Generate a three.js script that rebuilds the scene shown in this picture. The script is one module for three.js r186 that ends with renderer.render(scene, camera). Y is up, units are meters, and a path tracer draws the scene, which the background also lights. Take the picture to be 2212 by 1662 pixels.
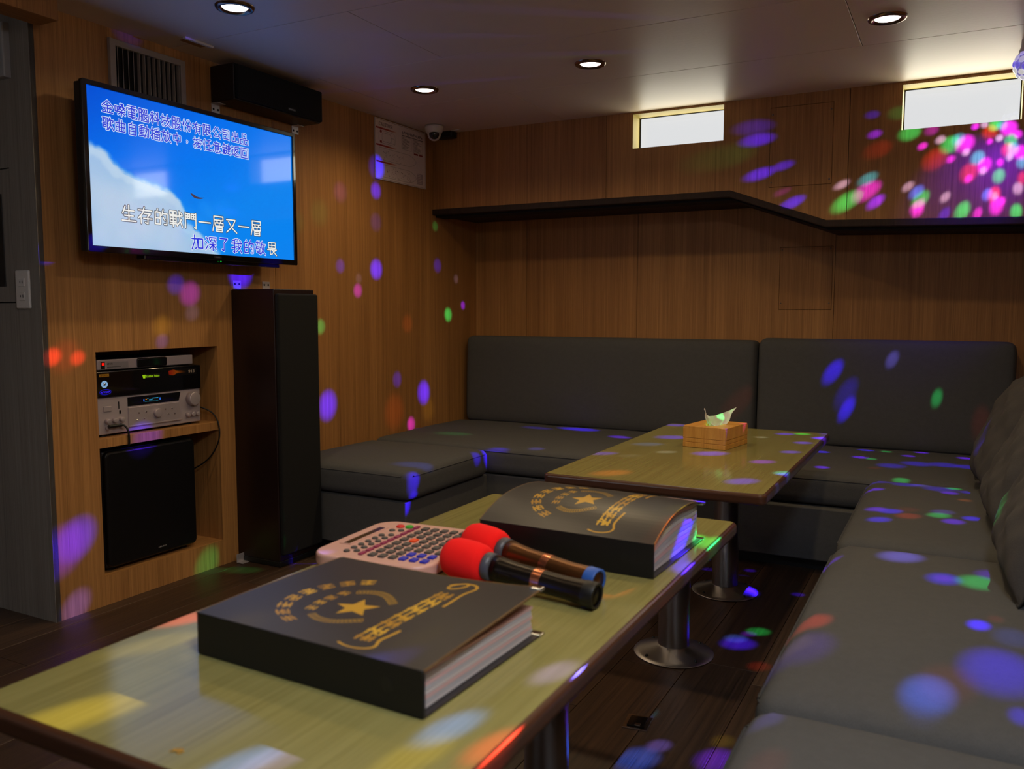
import * as THREE from 'three';
import { RoundedBoxGeometry } from 'three/addons/geometries/RoundedBoxGeometry.js';
import { mergeGeometries, mergeVertices } from 'three/addons/utils/BufferGeometryUtils.js';
import { RectAreaLightUniformsLib } from 'three/addons/lights/RectAreaLightUniformsLib.js';
RectAreaLightUniformsLib.init();

// ---------------------------------------------------------------- camera, sky, daylight, exposure
const scene = new THREE.Scene();
const renderer = new THREE.WebGLRenderer();
renderer.toneMapping = THREE.LinearToneMapping;
renderer.toneMappingExposure = 1.0;
renderer.shadowMap.enabled = true;
scene.background = new THREE.Color().setRGB(0.78, 0.79, 0.80);

const PW = 2212, PH = 1662, FPX = 1822.4;
const camera = new THREE.PerspectiveCamera(2 * Math.atan(PH / 2 / FPX) * 180 / Math.PI, PW / PH, 0.05, 60);
camera.position.set(2.508, 1.0, 0);
camera.rotation.order = 'YXZ';
camera.rotation.set(-0.08912, 0.48537, 0.000895);
camera.focus = 2.9;
camera.userData.fStop = 5.0;
camera.updateMatrixWorld(true);

// daylight that comes in through the panes (each is the size of its pane and stands just inside it)
function daylight(name, w, h, pos, towards, colour, intensity) {
  const l = new THREE.RectAreaLight(colour, intensity, w, h);
  l.name = name; l.position.set(...pos); l.lookAt(...towards); scene.add(l);
  return l;
}
daylight('daylight_small_window', 0.42, 0.155, [1.331, 1.831, -3.942], [1.331, 1.831, 0], 0xfff8de, 3.6);
daylight('daylight_wide_window', 0.42, 0.17, [2.48, 1.818, -3.942], [2.48, 1.818, 0], 0xfff8de, 5.4);
daylight('added_daylight_rear', 1.5, 0.8, [-0.1, 1.3, 1.985], [-0.1, 1.3, -4], 0xcfe0ff, 0.22);  // for an unseen rear window, added for its cool light
daylight('added_daylight_side', 0.9, 0.16, [2.935, 1.8, -0.75], [0, 1.8, -0.75], 0xf4f8ff, 5.0);  // for an unseen side window, added to light the near cushions

// ---------------------------------------------------------------- helpers
let seed = 12345;
const rnd = () => { seed = (seed * 1664525 + 1013904223) >>> 0; return seed / 4294967296; };
const rr = (a, b) => a + (b - a) * rnd();
const V3 = (x, y, z) => new THREE.Vector3(x, y, z);
const used = {};
function numbered(name) {
  const n = used[name] = (used[name] ?? -1) + 1;
  return n ? `${name}_${String(n).padStart(3, '0')}` : name;
}
function tag(o, label, category, group) {
  o.userData.label = label; o.userData.category = category;
  if (group) o.userData.group = group;
  return o;
}
function thing(name, label, category, [x, y, z] = [0, 0, 0], turn = 0, group) {
  const o = new THREE.Group(); o.name = numbered(name); scene.add(o);
  o.position.set(x, y, z); o.rotation.y = turn;
  return tag(o, label, category, group);
}
function part(name, geo, mat, parent, label) {
  const m = new THREE.Mesh(geo, mat); m.name = name; parent.add(m);
  if (label) m.userData.label = label;
  return m;
}
function struct(name, label, category) {
  const o = new THREE.Group(); o.name = name; scene.add(o);
  o.userData = { label, category, kind: 'structure' };
  return o;
}
// texture coordinates in metres, seen square on from the side each face looks to
function metres(geo, shift = [0, 0]) {
  const g = geo.index ? geo.toNonIndexed() : geo;
  const p = g.attributes.position, n = g.attributes.normal, uv = new Float32Array(p.count * 2);
  for (let i = 0; i < p.count; i += 3) {
    let nx = 0, ny = 0, nz = 0;
    for (let k = 0; k < 3; k++) { nx += n.getX(i + k); ny += n.getY(i + k); nz += n.getZ(i + k); }
    nx = Math.abs(nx); ny = Math.abs(ny); nz = Math.abs(nz);
    for (let k = 0; k < 3; k++) {
      const x = p.getX(i + k), y = p.getY(i + k), z = p.getZ(i + k);
      const [u, v] = ny >= nx && ny >= nz ? [x, z] : nx >= nz ? [z, y] : [x, y];
      uv[(i + k) * 2] = u + shift[0]; uv[(i + k) * 2 + 1] = v + shift[1];
    }
  }
  g.setAttribute('uv', new THREE.BufferAttribute(uv, 2));
  return g;
}
const at = (g, x, y, z) => g.translate(x, y, z);
const rbox = (w, h, d, r = 0.004, s = 2) => new RoundedBoxGeometry(w, h, d, s, Math.min(r, w / 2.01, h / 2.01, d / 2.01));
// box from one corner to the other, edges eased
function span(x0, x1, y0, y1, z0, z1, r = 0.0015) {
  const g = r ? rbox(x1 - x0, y1 - y0, z1 - z0, r, 1) : new THREE.BoxGeometry(x1 - x0, y1 - y0, z1 - z0);
  return metres(at(g, (x0 + x1) / 2, (y0 + y1) / 2, (z0 + z1) / 2));
}
const cyl = (r0, r1, h, n = 32) => new THREE.CylinderGeometry(r0, r1, h, n);
const lathe = (pts, n = 40) => new THREE.LatheGeometry(pts.map(([a, b]) => new THREE.Vector2(a, b)), n);
function tube(pts, r, n = 40, m = 8) { return new THREE.TubeGeometry(new THREE.CatmullRomCurve3(pts.map((p) => V3(...p))), n, r, m); }
function rect(shape, x0, x1, y0, y1) { shape.moveTo(x0, y0); shape.lineTo(x1, y0); shape.lineTo(x1, y1); shape.lineTo(x0, y1); shape.lineTo(x0, y0); return shape; }
function roundRect(x0, x1, y0, y1, r) {
  const s = new THREE.Shape();
  s.moveTo(x0 + r, y0); s.lineTo(x1 - r, y0); s.absarc(x1 - r, y0 + r, r, -Math.PI / 2, 0);
  s.lineTo(x1, y1 - r); s.absarc(x1 - r, y1 - r, r, 0, Math.PI / 2);
  s.lineTo(x0 + r, y1); s.absarc(x0 + r, y1 - r, r, Math.PI / 2, Math.PI);
  s.lineTo(x0, y0 + r); s.absarc(x0 + r, y0 + r, r, Math.PI, Math.PI * 1.5);
  return s;
}
const extrude = (shape, depth, bevel = 0, seg = 2) => new THREE.ExtrudeGeometry(shape, { depth, bevelEnabled: bevel > 0, bevelThickness: bevel, bevelSize: bevel, bevelOffset: -bevel, bevelSegments: seg, curveSegments: 10 });

// ---------------------------------------------------------------- textures
function noise1(n, steps, s) {   // smooth periodic noise, n samples
  seed = s; const a = Array.from({ length: steps }, rnd), out = new Float32Array(n);
  for (let i = 0; i < n; i++) { const t = i / n * steps, k = Math.floor(t), f = t - k, w = f * f * (3 - 2 * f); out[i] = a[k % steps] * (1 - w) + a[(k + 1) % steps] * w; }
  return out;
}
function noise2(w, h, gx, gy, s) {
  gx = Math.round(gx); gy = Math.round(gy);
  seed = s; const a = Array.from({ length: gx * gy }, rnd), out = new Float32Array(w * h);
  for (let y = 0; y < h; y++) {
    const ty = y / h * gy, ky = Math.floor(ty), fy = ty - ky, wy = fy * fy * (3 - 2 * fy);
    for (let x = 0; x < w; x++) {
      const tx = x / w * gx, kx = Math.floor(tx), fx = tx - kx, wx = fx * fx * (3 - 2 * fx);
      const g = (i, j) => a[(j % gy) * gx + (i % gx)];
      out[y * w + x] = (g(kx, ky) * (1 - wx) + g(kx + 1, ky) * wx) * (1 - wy) + (g(kx, ky + 1) * (1 - wx) + g(kx + 1, ky + 1) * wx) * wy;
    }
  }
  return out;
}
function dataTexture(w, h, fn, srgb, repeat) {
  const d = new Uint8Array(w * h * 4);
  for (let y = 0; y < h; y++) for (let x = 0; x < w; x++) {
    const c = fn(x, y), i = (y * w + x) * 4;
    for (let k = 0; k < 3; k++) d[i + k] = Math.max(0, Math.min(255, Math.round(c[k] * 255)));
    d[i + 3] = 255;
  }
  const t = new THREE.DataTexture(d, w, h);
  t.wrapS = t.wrapT = THREE.RepeatWrapping; t.magFilter = THREE.LinearFilter; t.minFilter = THREE.LinearMipmapLinearFilter; t.generateMipmaps = true;
  if (srgb) t.colorSpace = THREE.SRGBColorSpace;
  if (repeat) t.repeat.set(...repeat);
  t.needsUpdate = true;
  return t;
}
// straight-grained laminate: long streaks along v, size in metres
function grain(w, h, sizeU, sizeV, dark, light, s, strength = 1) {
  const fine = noise2(w, h, w / 2, 6, s), mid = noise2(w, h, w / 7, 4, s + 1), wide = noise2(w, h, 14, 3, s + 2), dash = noise2(w, h, w / 2, 46, s + 3);
  const tone = (i) => {
    let v = 0.5 + strength * (0.42 * (fine[i] - 0.5) + 0.4 * (mid[i] - 0.5) + 0.35 * (wide[i] - 0.5) + 0.18 * (dash[i] - 0.5));
    if (fine[i] < 0.2) v -= 0.16 * strength;
    return Math.max(0, Math.min(1, v));
  };
  const map = dataTexture(w, h, (x, y) => { const v = tone(y * w + x); return dark.map((c, k) => c + (light[k] - c) * v); }, true, [1 / sizeU, 1 / sizeV]);
  const bump = dataTexture(w, h, (x, y) => { const v = tone(y * w + x); return [v, v, v]; }, false, [1 / sizeU, 1 / sizeV]);
  return { map, bump };
}
const hex = (h) => [(h >> 16 & 255) / 255, (h >> 8 & 255) / 255, (h & 255) / 255];
const wallGrain = grain(1024, 512, 0.95, 1.9, hex(0x8a5d2e), hex(0xcc9455), 11, 0.75);
const endGrain = grain(512, 512, 0.6, 1.9, hex(0x77706a), hex(0x969088), 23, 0.8);  // wood laminate with the cool daylight put into its colour as grey
const tableGrain = grain(1024, 512, 0.9, 1.3, hex(0x726a3a), hex(0x9c965e), 31, 0.5);
const darkGrain = grain(512, 256, 0.6, 1.2, hex(0x20140c), hex(0x3a2416), 41);
const floorGrain = grain(512, 512, 0.5, 1.5, hex(0x33261d), hex(0x5c4636), 51);
const bambooGrain = grain(256, 256, 0.25, 0.5, hex(0xb97a2c), hex(0xe2a850), 61, 0.8);
const ceilingGrain = (() => { const n = noise2(512, 512, 40, 256, 71), m = noise2(512, 512, 8, 8, 72); return dataTexture(512, 512, (x, y) => { const v = 0.5 + 0.5 * (n[y * 512 + x] - 0.5) + 0.3 * (m[y * 512 + x] - 0.5); return [v, v, v]; }, false, [1, 1]); })();
const weave = (() => {
  const n = noise2(512, 512, 256, 256, 81), m = noise2(512, 512, 24, 24, 82);
  const f = (x, y) => 0.5 + 0.22 * Math.sin(x * Math.PI / 2) * (y % 4 < 2 ? 1 : -1) + 0.45 * (n[y * 512 + x] - 0.5) + 0.2 * (m[y * 512 + x] - 0.5);
  return { map: dataTexture(512, 512, (x, y) => { const v = 0.84 + 0.16 * f(x, y); return [v, v, v]; }, true, [1 / 0.25, 1 / 0.25]), bump: dataTexture(512, 512, (x, y) => { const v = f(x, y); return [v, v, v]; }, false, [1 / 0.25, 1 / 0.25]) };
})();
function canvasTexture(w, h, draw, srgb = true) {
  const c = document.createElement('canvas'); c.width = w; c.height = h;
  const g = c.getContext('2d'); draw(g, w, h);
  const t = new THREE.CanvasTexture(c); if (srgb) t.colorSpace = THREE.SRGBColorSpace;
  t.magFilter = THREE.LinearFilter; t.anisotropy = 8;
  return t;
}

// ---------------------------------------------------------------- materials
const std = (o) => new THREE.MeshStandardMaterial(o);
const phys = (o) => new THREE.MeshPhysicalMaterial(o);
const M = {
  wall: std({ map: wallGrain.map, bumpMap: wallGrain.bump, bumpScale: 0.0006, roughness: 0.62 }),
  wallB: std({ map: wallGrain.map, bumpMap: wallGrain.bump, bumpScale: 0.0006, roughness: 0.62, color: 0xf4f0ea }),
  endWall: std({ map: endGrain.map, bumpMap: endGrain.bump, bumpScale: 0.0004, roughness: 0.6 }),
  plain: std({ color: 0xb9ab98, roughness: 0.8 }),
  ceiling: std({ color: 0xe4d4c2, roughness: 0.42, bumpMap: ceilingGrain, bumpScale: 0.0003 }),
  gap: std({ color: 0x15110d, roughness: 0.9 }),
  floor: [0xffffff, 0xdcd4cc, 0xf0e2d6].map((c) => std({ map: floorGrain.map, bumpMap: floorGrain.bump, bumpScale: 0.0004, roughness: 0.42, color: c })),
  darkWood: std({ map: darkGrain.map, bumpMap: darkGrain.bump, bumpScale: 0.0004, roughness: 0.75 }),
  reveal: std({ color: 0x9a8a3a, roughness: 0.6 }),
  glass: phys({ color: 0xffffff, transmission: 1, roughness: 0.02, thickness: 0, ior: 1.45 }),
  gasket: std({ color: 0x1c1c1e, roughness: 0.7 }),
  tableTop: phys({ map: tableGrain.map, roughness: 0.13, ior: 1.45, specularIntensity: 0.85 }),
  tableEdge: phys({ color: 0x4a2c1c, roughness: 0.28, clearcoat: 0.5, clearcoatRoughness: 0.15 }),
  steel: std({ color: 0xb9b6b4, metalness: 1, roughness: 0.3 }),
  brushed: phys({ color: 0xa8a4a4, metalness: 1, roughness: 0.34, anisotropy: 0.7 }),
  chrome: std({ color: 0xd8d8da, metalness: 1, roughness: 0.12 }),
  bronze: std({ color: 0x8a7460, metalness: 1, roughness: 0.22 }),
  screw: std({ color: 0x8d8a86, metalness: 1, roughness: 0.4 }),
  fabric: std({ color: 0x555555, map: weave.map, bumpMap: weave.bump, bumpScale: 0.0008, roughness: 0.95 }),
  pillow: std({ color: 0x4a4643, map: weave.map, bumpMap: weave.bump, bumpScale: 0.0008, roughness: 0.95 }),
  black: std({ color: 0x0d0d0f, roughness: 0.45 }),
  gloss: phys({ color: 0x08080a, roughness: 0.12, clearcoat: 1, clearcoatRoughness: 0.04 }),
  grille: std({ color: 0x050505, roughness: 0.95 }),
  mahogany: std({ color: 0x1e0c08, roughness: 0.4 }),
  ash: std({ color: 0x17110f, roughness: 0.45 }),
  white: std({ color: 0xd9d5d0, roughness: 0.45 }),
  vent: std({ color: 0x978b82, roughness: 0.5 }),
  zinc: std({ color: 0xc9c3c6, metalness: 0.6, roughness: 0.4 }),
  silver: std({ color: 0xc2b6ba, metalness: 0.45, roughness: 0.36 }),
  silverFace: std({ color: 0xbcb0b4, metalness: 0.35, roughness: 0.42 }),
  paper: std({ color: 0xc9c0bb, roughness: 0.8 }),
  leather: std({ color: 0x231f22, roughness: 0.42 }),
  spine: std({ color: 0x060506, roughness: 0.55 }),
  gold: std({ color: 0xd0a030, metalness: 0.9, roughness: 0.35 }),
  pink: std({ color: 0xd8a898, roughness: 0.35 }),
  key: std({ color: 0x4c4642, roughness: 0.5 }),
  keyPurple: std({ color: 0x8c1c4c, roughness: 0.5 }),
  keyRed: std({ color: 0xd81c12, roughness: 0.5 }),
  keyGreen: std({ color: 0x2ca818, roughness: 0.5 }),
  keyOrange: std({ color: 0xf04c10, roughness: 0.5 }),
  keyBlue: std({ color: 0x2228b4, roughness: 0.5 }),
  lcd: phys({ color: 0x2c2a1c, roughness: 0.15 }),
  foam: std({ color: 0xff0c06, roughness: 0.95 }),
  mic: phys({ color: 0x2c2622, metalness: 0.8, roughness: 0.3 }),
  collar: std({ color: 0x4a4a50, roughness: 0.4 }),
  micBrown: phys({ color: 0x6a4526, metalness: 0.8, roughness: 0.32 }),
  copper: std({ color: 0xc07858, metalness: 0.9, roughness: 0.25 }),
  blueBand: std({ color: 0x2c58a8, roughness: 0.4 }),
  bamboo: std({ map: bambooGrain.map, roughness: 0.42 }),
  bambooDark: std({ color: 0x7a4c1c, roughness: 0.6 }),
  tissue: phys({ color: 0xe8e4e0, roughness: 0.95, transmission: 0.3, thickness: 0, side: THREE.DoubleSide }),
};

// ---------------------------------------------------------------- the room
const CEIL = 1.92, XR = 2.95, ZR = 2.0, XL = -1.4;
const ZU = -3.85, ZL = -4.30, ZE = -1.636;      // upper back wall, lower back wall, end of the television wall

{ // floor of wooden planks
  const floor = struct('floor', 'dark brown wooden plank floor', 'floor');
  part('subfloor', span(XL - 0.1, XR + 0.1, -0.1, -0.012, -4.45, ZR + 0.1, 0), M.gap, floor);
  seed = 77; const PWD = 0.182, PL = 1.22, geos = [0, 1, 2].map((k) => metres(at(rbox(PWD - 0.0016, 0.012, PL - 0.0016, 0.001, 1), 0, -0.006, 0), [k * 0.37, k * 0.61]));
  for (let i = 0; XL + i * PWD < XR; i++) {
    const off = rr(0, PL);
    for (let z = -4.4 + PL / 2 - off; z - PL / 2 < ZR; z += PL) {
      if (z < -4.6) continue;
      const p = part('plank', geos[Math.floor(rnd() * 3)], M.floor[Math.floor(rnd() * 3)], floor); p.position.set(XL + (i + 0.5) * PWD, 0, z);
    }
  }
}
{ // ceiling of satin panels
  const ceiling = struct('ceiling', 'beige satin ceiling panels with thin joints', 'ceiling');
  part('deck', span(XL - 0.1, XR + 0.1, CEIL + 0.012, CEIL + 0.1, -3.95, ZR + 0.1, 0), M.gap, ceiling);
  const rows = [[-3.95, -3.27, [0.77]], [-3.27, -2.71, [2.17, 0.2]], [-2.71, -2.16, [0.79, 2.4]], [-2.16, -1.6, [1.5]], [-1.6, -1.05, [0.5, 2.0]], [-1.05, -0.5, [1.2]], [-0.5, 0.4, [0.6, 2.1]], [0.4, 1.2, [1.4]], [1.2, 2.1, [0.5, 2]]];
  for (const [z0, z1, js] of rows) {
    const xs = [XL - 0.05, ...js.slice().sort((a, b) => a - b), XR + 0.05];
    for (let i = 0; i + 1 < xs.length; i++) part('panel', span(xs[i] + 0.0012, xs[i + 1] - 0.0012, CEIL, CEIL + 0.012, z0 + 0.0012, z1 - 0.0012, 0.001), M.ceiling, ceiling);
  }
}
const NZ0 = -1.815, NZ1 = -2.333, NY0 = 0.10, NY1 = 0.858, NS0 = 0.535, NS1 = 0.567, ND = 0.44;
{ // television wall with the niche
  const wall = struct('wall_left', 'wood laminate wall that carries the television', 'wall');
  const slab = (z0, z1, hole) => {   // panel in the plane x = 0, drawn in (z, y)
    const s = rect(new THREE.Shape(), -z1 + 0.0012, -z0 - 0.0012, 0, CEIL);
    if (hole) s.holes.push(rect(new THREE.Path(), -hole[1], -hole[0], hole[2], hole[3]));
    const g = extrude(s, 0.02); g.rotateY(Math.PI / 2); g.translate(-0.02, 0, 0);
    return metres(g);
  };
  // extruding along +x after the turn: shape x becomes -z
  part('panel', slab(-2.655, ZE, [NZ1, NZ0, NY0, NY1]), M.wall, wall);
  part('panel', slab(-3.718, -2.655), M.wallB, wall);
  part('panel', slab(-4.31, -3.718), M.wall, wall);
  part('backing', mergeGeometries([span(-0.6, -0.02, 0, CEIL, -4.4, -2.36, 0), span(-0.6, -0.02, 0, CEIL, -1.79, ZE - 0.02, 0), span(-0.6, -0.02, NY1 + 0.03, CEIL, -2.36, -1.79, 0), span(-0.6, -0.02, 0, NY0 - 0.03, -2.36, -1.79, 0), span(-0.6, -ND - 0.02, NY0 - 0.03, NY1 + 0.03, -2.36, -1.79, 0)]), M.gap, wall);
  for (const [a, b] of [[NZ0, NZ0 + 0.02], [NZ1 - 0.02, NZ1]]) part('niche_side', span(-ND, -0.0202, NY0, NY1, a, b, 0), M.wall, wall);
  part('niche_top', span(-ND, -0.0202, NY1, NY1 + 0.02, NZ1 - 0.02, NZ0 + 0.02, 0), M.wall, wall);
  part('niche_bottom', span(-ND, -0.0202, NY0 - 0.02, NY0, NZ1 - 0.02, NZ0 + 0.02, 0), M.wall, wall);
  part('niche_back', span(-ND - 0.02, -ND, NY0 - 0.02, NY1 + 0.02, NZ1 - 0.02, NZ0 + 0.02, 0), M.wall, wall);
  part('niche_shelf', span(-ND, -0.001, NS0, NS1, NZ1 + 0.0005, NZ0 - 0.0005), M.wall, wall);
}
{ // end of the television wall, facing the passage
  const wall = struct('wall_passage', 'laminate end wall beside the television wall, cool light put into its grey', 'wall');
  const s = rect(new THREE.Shape(), XL, 0.0, 0, CEIL);
  s.holes.push(rect(new THREE.Path(), -0.62, -0.126, 1.018, 1.438));
  const g = extrude(s, 0.018); g.translate(0, 0, ZE - 0.018);
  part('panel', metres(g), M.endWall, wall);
  part('backing', span(XL, -0.02, 0, CEIL, ZE - 0.08, ZE - 0.018, 0), M.gap, wall);
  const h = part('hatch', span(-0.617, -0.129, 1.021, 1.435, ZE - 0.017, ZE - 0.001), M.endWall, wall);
  part('pull_recess', span(-0.30, -0.172, 1.07, 1.36, ZE - 0.001, ZE + 0.0015), M.black, h, 'dark recessed pull');
}
{ // back wall, upper part: three panels with two window openings and a screwed hatch
  const wall = struct('wall_back_upper', 'upper wood laminate wall with the small windows', 'wall');
  const low = (x) => x < 1.585 ? 1.53 : x < 1.995 ? 1.53 - (x - 1.585) / 0.41 * 0.15 : 1.38 - (x - 1.995) * 0.03;
  const piece = (x0, x1, holes, mat) => {
    const s = new THREE.Shape(); s.moveTo(x0 + 0.0012, low(x0) - 0.02);
    for (const x of [1.585, 1.995]) if (x > x0 && x < x1) s.lineTo(x, low(x) - 0.02);
    s.lineTo(x1 - 0.0012, low(x1) - 0.02); s.lineTo(x1 - 0.0012, CEIL); s.lineTo(x0 + 0.0012, CEIL);
    for (const h of holes) s.holes.push(rect(new THREE.Path(), ...h));
    const g = extrude(s, 0.02); g.translate(0, 0, ZU - 0.02);
    part('panel', metres(g), mat, wall);
  };
  piece(0, 0.986, [], M.wallB);
  piece(0.986, 2.071, [[1.117, 1.545, 1.752, 1.911], [1.748, 2.008, 1.531, 1.872]], M.wall);
  piece(2.071, XR, [[2.269, 2.692, 1.728, 1.909]], M.wallB);
  const s = new THREE.Shape(); s.moveTo(-0.05, 1.49); s.lineTo(1.59, 1.49); s.lineTo(2.0, 1.34); s.lineTo(XR + 0.05, 1.31); s.lineTo(XR + 0.05, CEIL + 0.05); s.lineTo(-0.05, CEIL + 0.05);
  for (const h of [[1.097, 1.565, 1.732, 1.931], [2.249, 2.712, 1.708, 1.929]]) s.holes.push(rect(new THREE.Path(), ...h));
  const g = extrude(s, 0.10); g.translate(0, 0, ZU - 0.125);
  part('backing', metres(g), M.gap, wall);
  const h = part('hatch', span(1.7495, 2.0065, 1.5325, 1.8705, ZU - 0.016, ZU + 0.0005), M.wall, wall);
  for (const [x, y] of [[1.758, 1.842], [1.998, 1.842], [1.758, 1.552], [1.998, 1.552]]) { const k = part('screw', new THREE.SphereGeometry(0.0035, 10, 6), M.screw, h); k.position.set(x, y, ZU + 0.001); }
}
{ // dark ledge board that closes the upper wall from below
  const ledge = struct('trim_1', 'dark brown ledge board stepping down under the windows', 'ledge');
  const s = new THREE.Shape(); s.moveTo(0, 1.53); s.lineTo(1.582, 1.53); s.lineTo(1.992, 1.38); s.lineTo(XR, 1.352); s.lineTo(XR, 1.322); s.lineTo(1.988, 1.35); s.lineTo(1.578, 1.5); s.lineTo(0, 1.5);
  const g = extrude(s, 0.47, 0.004, 2); g.translate(0, 0, ZU + 0.006 - 0.47);
  part('board', metres(g), M.darkWood, ledge);
}
{ // back wall, lower part, set back under the ledge
  const wall = struct('wall_back_lower', 'lower wood laminate wall behind the sofa', 'wall');
  const piece = (x0, x1, mat, hole) => {
    const s = rect(new THREE.Shape(), x0 + 0.0012, x1 - 0.0012, 0, 1.56);
    if (hole) s.holes.push(rect(new THREE.Path(), ...hole));
    const g = extrude(s, 0.02); g.translate(0, 0, ZL - 0.02); part('panel', metres(g), mat, wall);
  };
  piece(0, 0.334, M.wall); piece(0.334, 0.992, M.wallB); piece(0.992, 1.978, M.wall, [1.722, 1.968, 0.998, 1.302]); piece(1.978, XR, M.wallB);
  part('backing', span(-0.1, XR + 0.1, -0.05, 1.6, ZL - 0.1, ZL - 0.018, 0), M.gap, wall);
  const h = part('hatch', span(1.7235, 1.9665, 0.9995, 1.3005, ZL - 0.016, ZL + 0.0005), M.wallB, wall);
  for (const [x, y] of [[1.732, 1.29], [1.956, 1.29], [1.732, 1.03], [1.956, 1.03]]) { const k = part('screw', new THREE.SphereGeometry(0.0035, 10, 6), M.screw, h); k.position.set(x, y, ZL + 0.001); }
}
{ // side and rear walls, each with an added, unseen window
  const right = struct('wall_right', 'wood laminate wall behind the side sofa', 'wall');
  part('panel', mergeGeometries([span(XR, XR + 0.1, 0, 1.715, -4.4, ZR + 0.1, 0), span(XR, XR + 0.1, 1.885, CEIL + 0.05, -4.4, ZR + 0.1, 0), span(XR, XR + 0.1, 1.715, 1.885, -4.4, -1.21, 0), span(XR, XR + 0.1, 1.715, 1.885, -0.29, ZR + 0.1, 0)]), M.wall, right);
  const rear = struct('wall_rear', 'plain wall behind the camera with an added wide window', 'wall');
  part('panel', mergeGeometries([span(XL - 0.1, XR + 0.1, 0, 0.89, ZR, ZR + 0.1, 0), span(XL - 0.1, XR + 0.1, 1.71, CEIL + 0.05, ZR, ZR + 0.1, 0), span(XL - 0.1, -0.86, 0.89, 1.71, ZR, ZR + 0.1, 0), span(0.66, XR + 0.1, 0.89, 1.71, ZR, ZR + 0.1, 0)]), M.plain, rear);
  const pass = struct('wall_far_left', 'plain wall on the far side of the passage', 'wall');
  part('panel', span(XL - 0.1, XL, 0, CEIL + 0.05, -1.75, ZR + 0.1, 0), M.plain, pass);
}
function windowUnit(n, label, x0, x1, y0, y1, depth) {   // opening in the plane z = 0 of its group, seen from +z
  const w = struct('window_' + n, label, 'window');
  const t = 0.006, d = depth;
  part('reveal_top', span(x0 - t, x1 + t, y1 - 0.001, y1 + t, -d, -0.001, 0), M.reveal, w);
  part('reveal_sill', span(x0 - t, x1 + t, y0 - t, y0 + 0.001, -d, -0.001, 0), M.reveal, w);
  part('reveal_side', span(x0 - t, x0 + 0.001, y0, y1, -d, -0.001, 0), M.reveal, w);
  part('reveal_side', span(x1 - 0.001, x1 + t, y0, y1, -d, -0.001, 0), M.reveal, w);
  const s = rect(new THREE.Shape(), x0 - 0.01, x1 + 0.01, y0 - 0.01, y1 + 0.01);
  s.holes.push(roundRect(x0 + 0.005, x1 - 0.005, y0 + 0.002, y1 - 0.003, 0.006));
  const g = extrude(s, 0.008); g.translate(0, 0, -d - 0.004); part('gasket', metres(g), M.gasket, w);
  part('pane', span(x0 - 0.008, x1 + 0.008, y0 - 0.008, y1 + 0.008, -d - 0.006, -d - 0.003, 0), M.glass, w);
  return w;
}
windowUnit(1, 'small bright window nearer the television wall', 1.117, 1.545, 1.752, 1.911, 0.1).position.z = ZU;
windowUnit(2, 'bright window beside the disco ball', 2.269, 2.692, 1.728, 1.909, 0.1).position.z = ZU;
{ const w = windowUnit(3, 'added unseen window over the side sofa', -0.46, 0.46, 1.715, 1.885, 0.09); w.position.set(XR, 0, -0.75); w.rotation.y = -Math.PI / 2; }  // unseen window, added to bring daylight onto the near side cushions
{ const w = windowUnit(4, 'added wide window behind the camera', -0.86, 0.66, 0.89, 1.71, 0.09); w.position.set(-0.2, 0, ZR); w.rotation.y = Math.PI; }  // unseen window, added to let cool daylight in from the rear
{ const t = struct('trim_2', 'wooden header box over the passage', 'beam'); part('box', span(0.045, 0.14, 1.84, CEIL + 0.01, ZE - 0.005, ZR), M.wallB, t); }

// ---------------------------------------------------------------- ceiling lamps
function downlight(x, z, label, power, group) {
  const t = thing('downlight', label, 'ceiling light', [x, CEIL, z], 0, group);
  part('trim_ring', lathe([[0.04, -0.002], [0.047, -0.009], [0.056, -0.007], [0.06, 0.001], [0.058, 0.002], [0.04, 0.002]]), M.bronze, t);
  part('bulb_lens', at(lathe([[0, -0.007], [0.025, -0.006], [0.037, -0.003], [0.04, 0.0005], [0, 0.001]]), 0, 0, 0), M.bulb, t);
  const s = new THREE.SpotLight(new THREE.Color().setRGB(1, 0.75, 0.42), power, 0, 1.33, 0.5, 2); s.name = 'downlight_beam'; s.position.set(0, -0.012, 0); s.target.position.set(0, -1, 0); s.shadow.radius = 1.8; t.add(s, s.target);
}
M.bulb = std({ color: 0xffffff, emissive: new THREE.Color().setRGB(1, 0.86, 0.8), emissiveIntensity: 4, roughness: 0.4 });
downlight(0.511, -1.967, 'round recessed downlight above the television', 1.15);
downlight(0.484, -3.048, 'round recessed downlight near the corner camera', 1.1);
downlight(1.245, -3.023, 'round recessed downlight between corner camera and small window', 1.75);
downlight(2.269, -2.996, 'round recessed downlight in front of the bright window', 1.0);
downlight(1.25, -1.967, 'added unseen downlight between the two tables', 0.85);  // this and the next three are unseen lamps, added to brighten the near area
downlight(2.269, -1.967, 'added unseen downlight over the middle side cushion', 1.8);
downlight(1.25, -0.9, 'added unseen downlight over the near table', 0.25);
downlight(2.269, -0.9, 'added unseen downlight over the near side cushion', 1.2);

{ // unseen lamp panel, added to brighten the near end of the side sofa
  const t = thing('added_panel_light', 'added flat lamp panel to brighten the near sofa end', 'ceiling light', [2.7, CEIL, -0.3]);
  part('frame', span(-0.12, 0.12, -0.012, 0.002, -0.22, 0.22, 0.003), M.white, t);
  part('added_diffuser', span(-0.1, 0.1, -0.0135, -0.011, -0.2, 0.2, 0.001), std({ color: 0xffffff, emissive: 0xeaf3ff, emissiveIntensity: 3, roughness: 0.5 }), t);
  const l = new THREE.RectAreaLight(0xe4f0ff, 72, 0.2, 0.4); l.name = 'added_panel_glow'; l.position.set(0, -0.016, 0); l.rotation.x = -Math.PI / 2; t.add(l);
}

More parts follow.
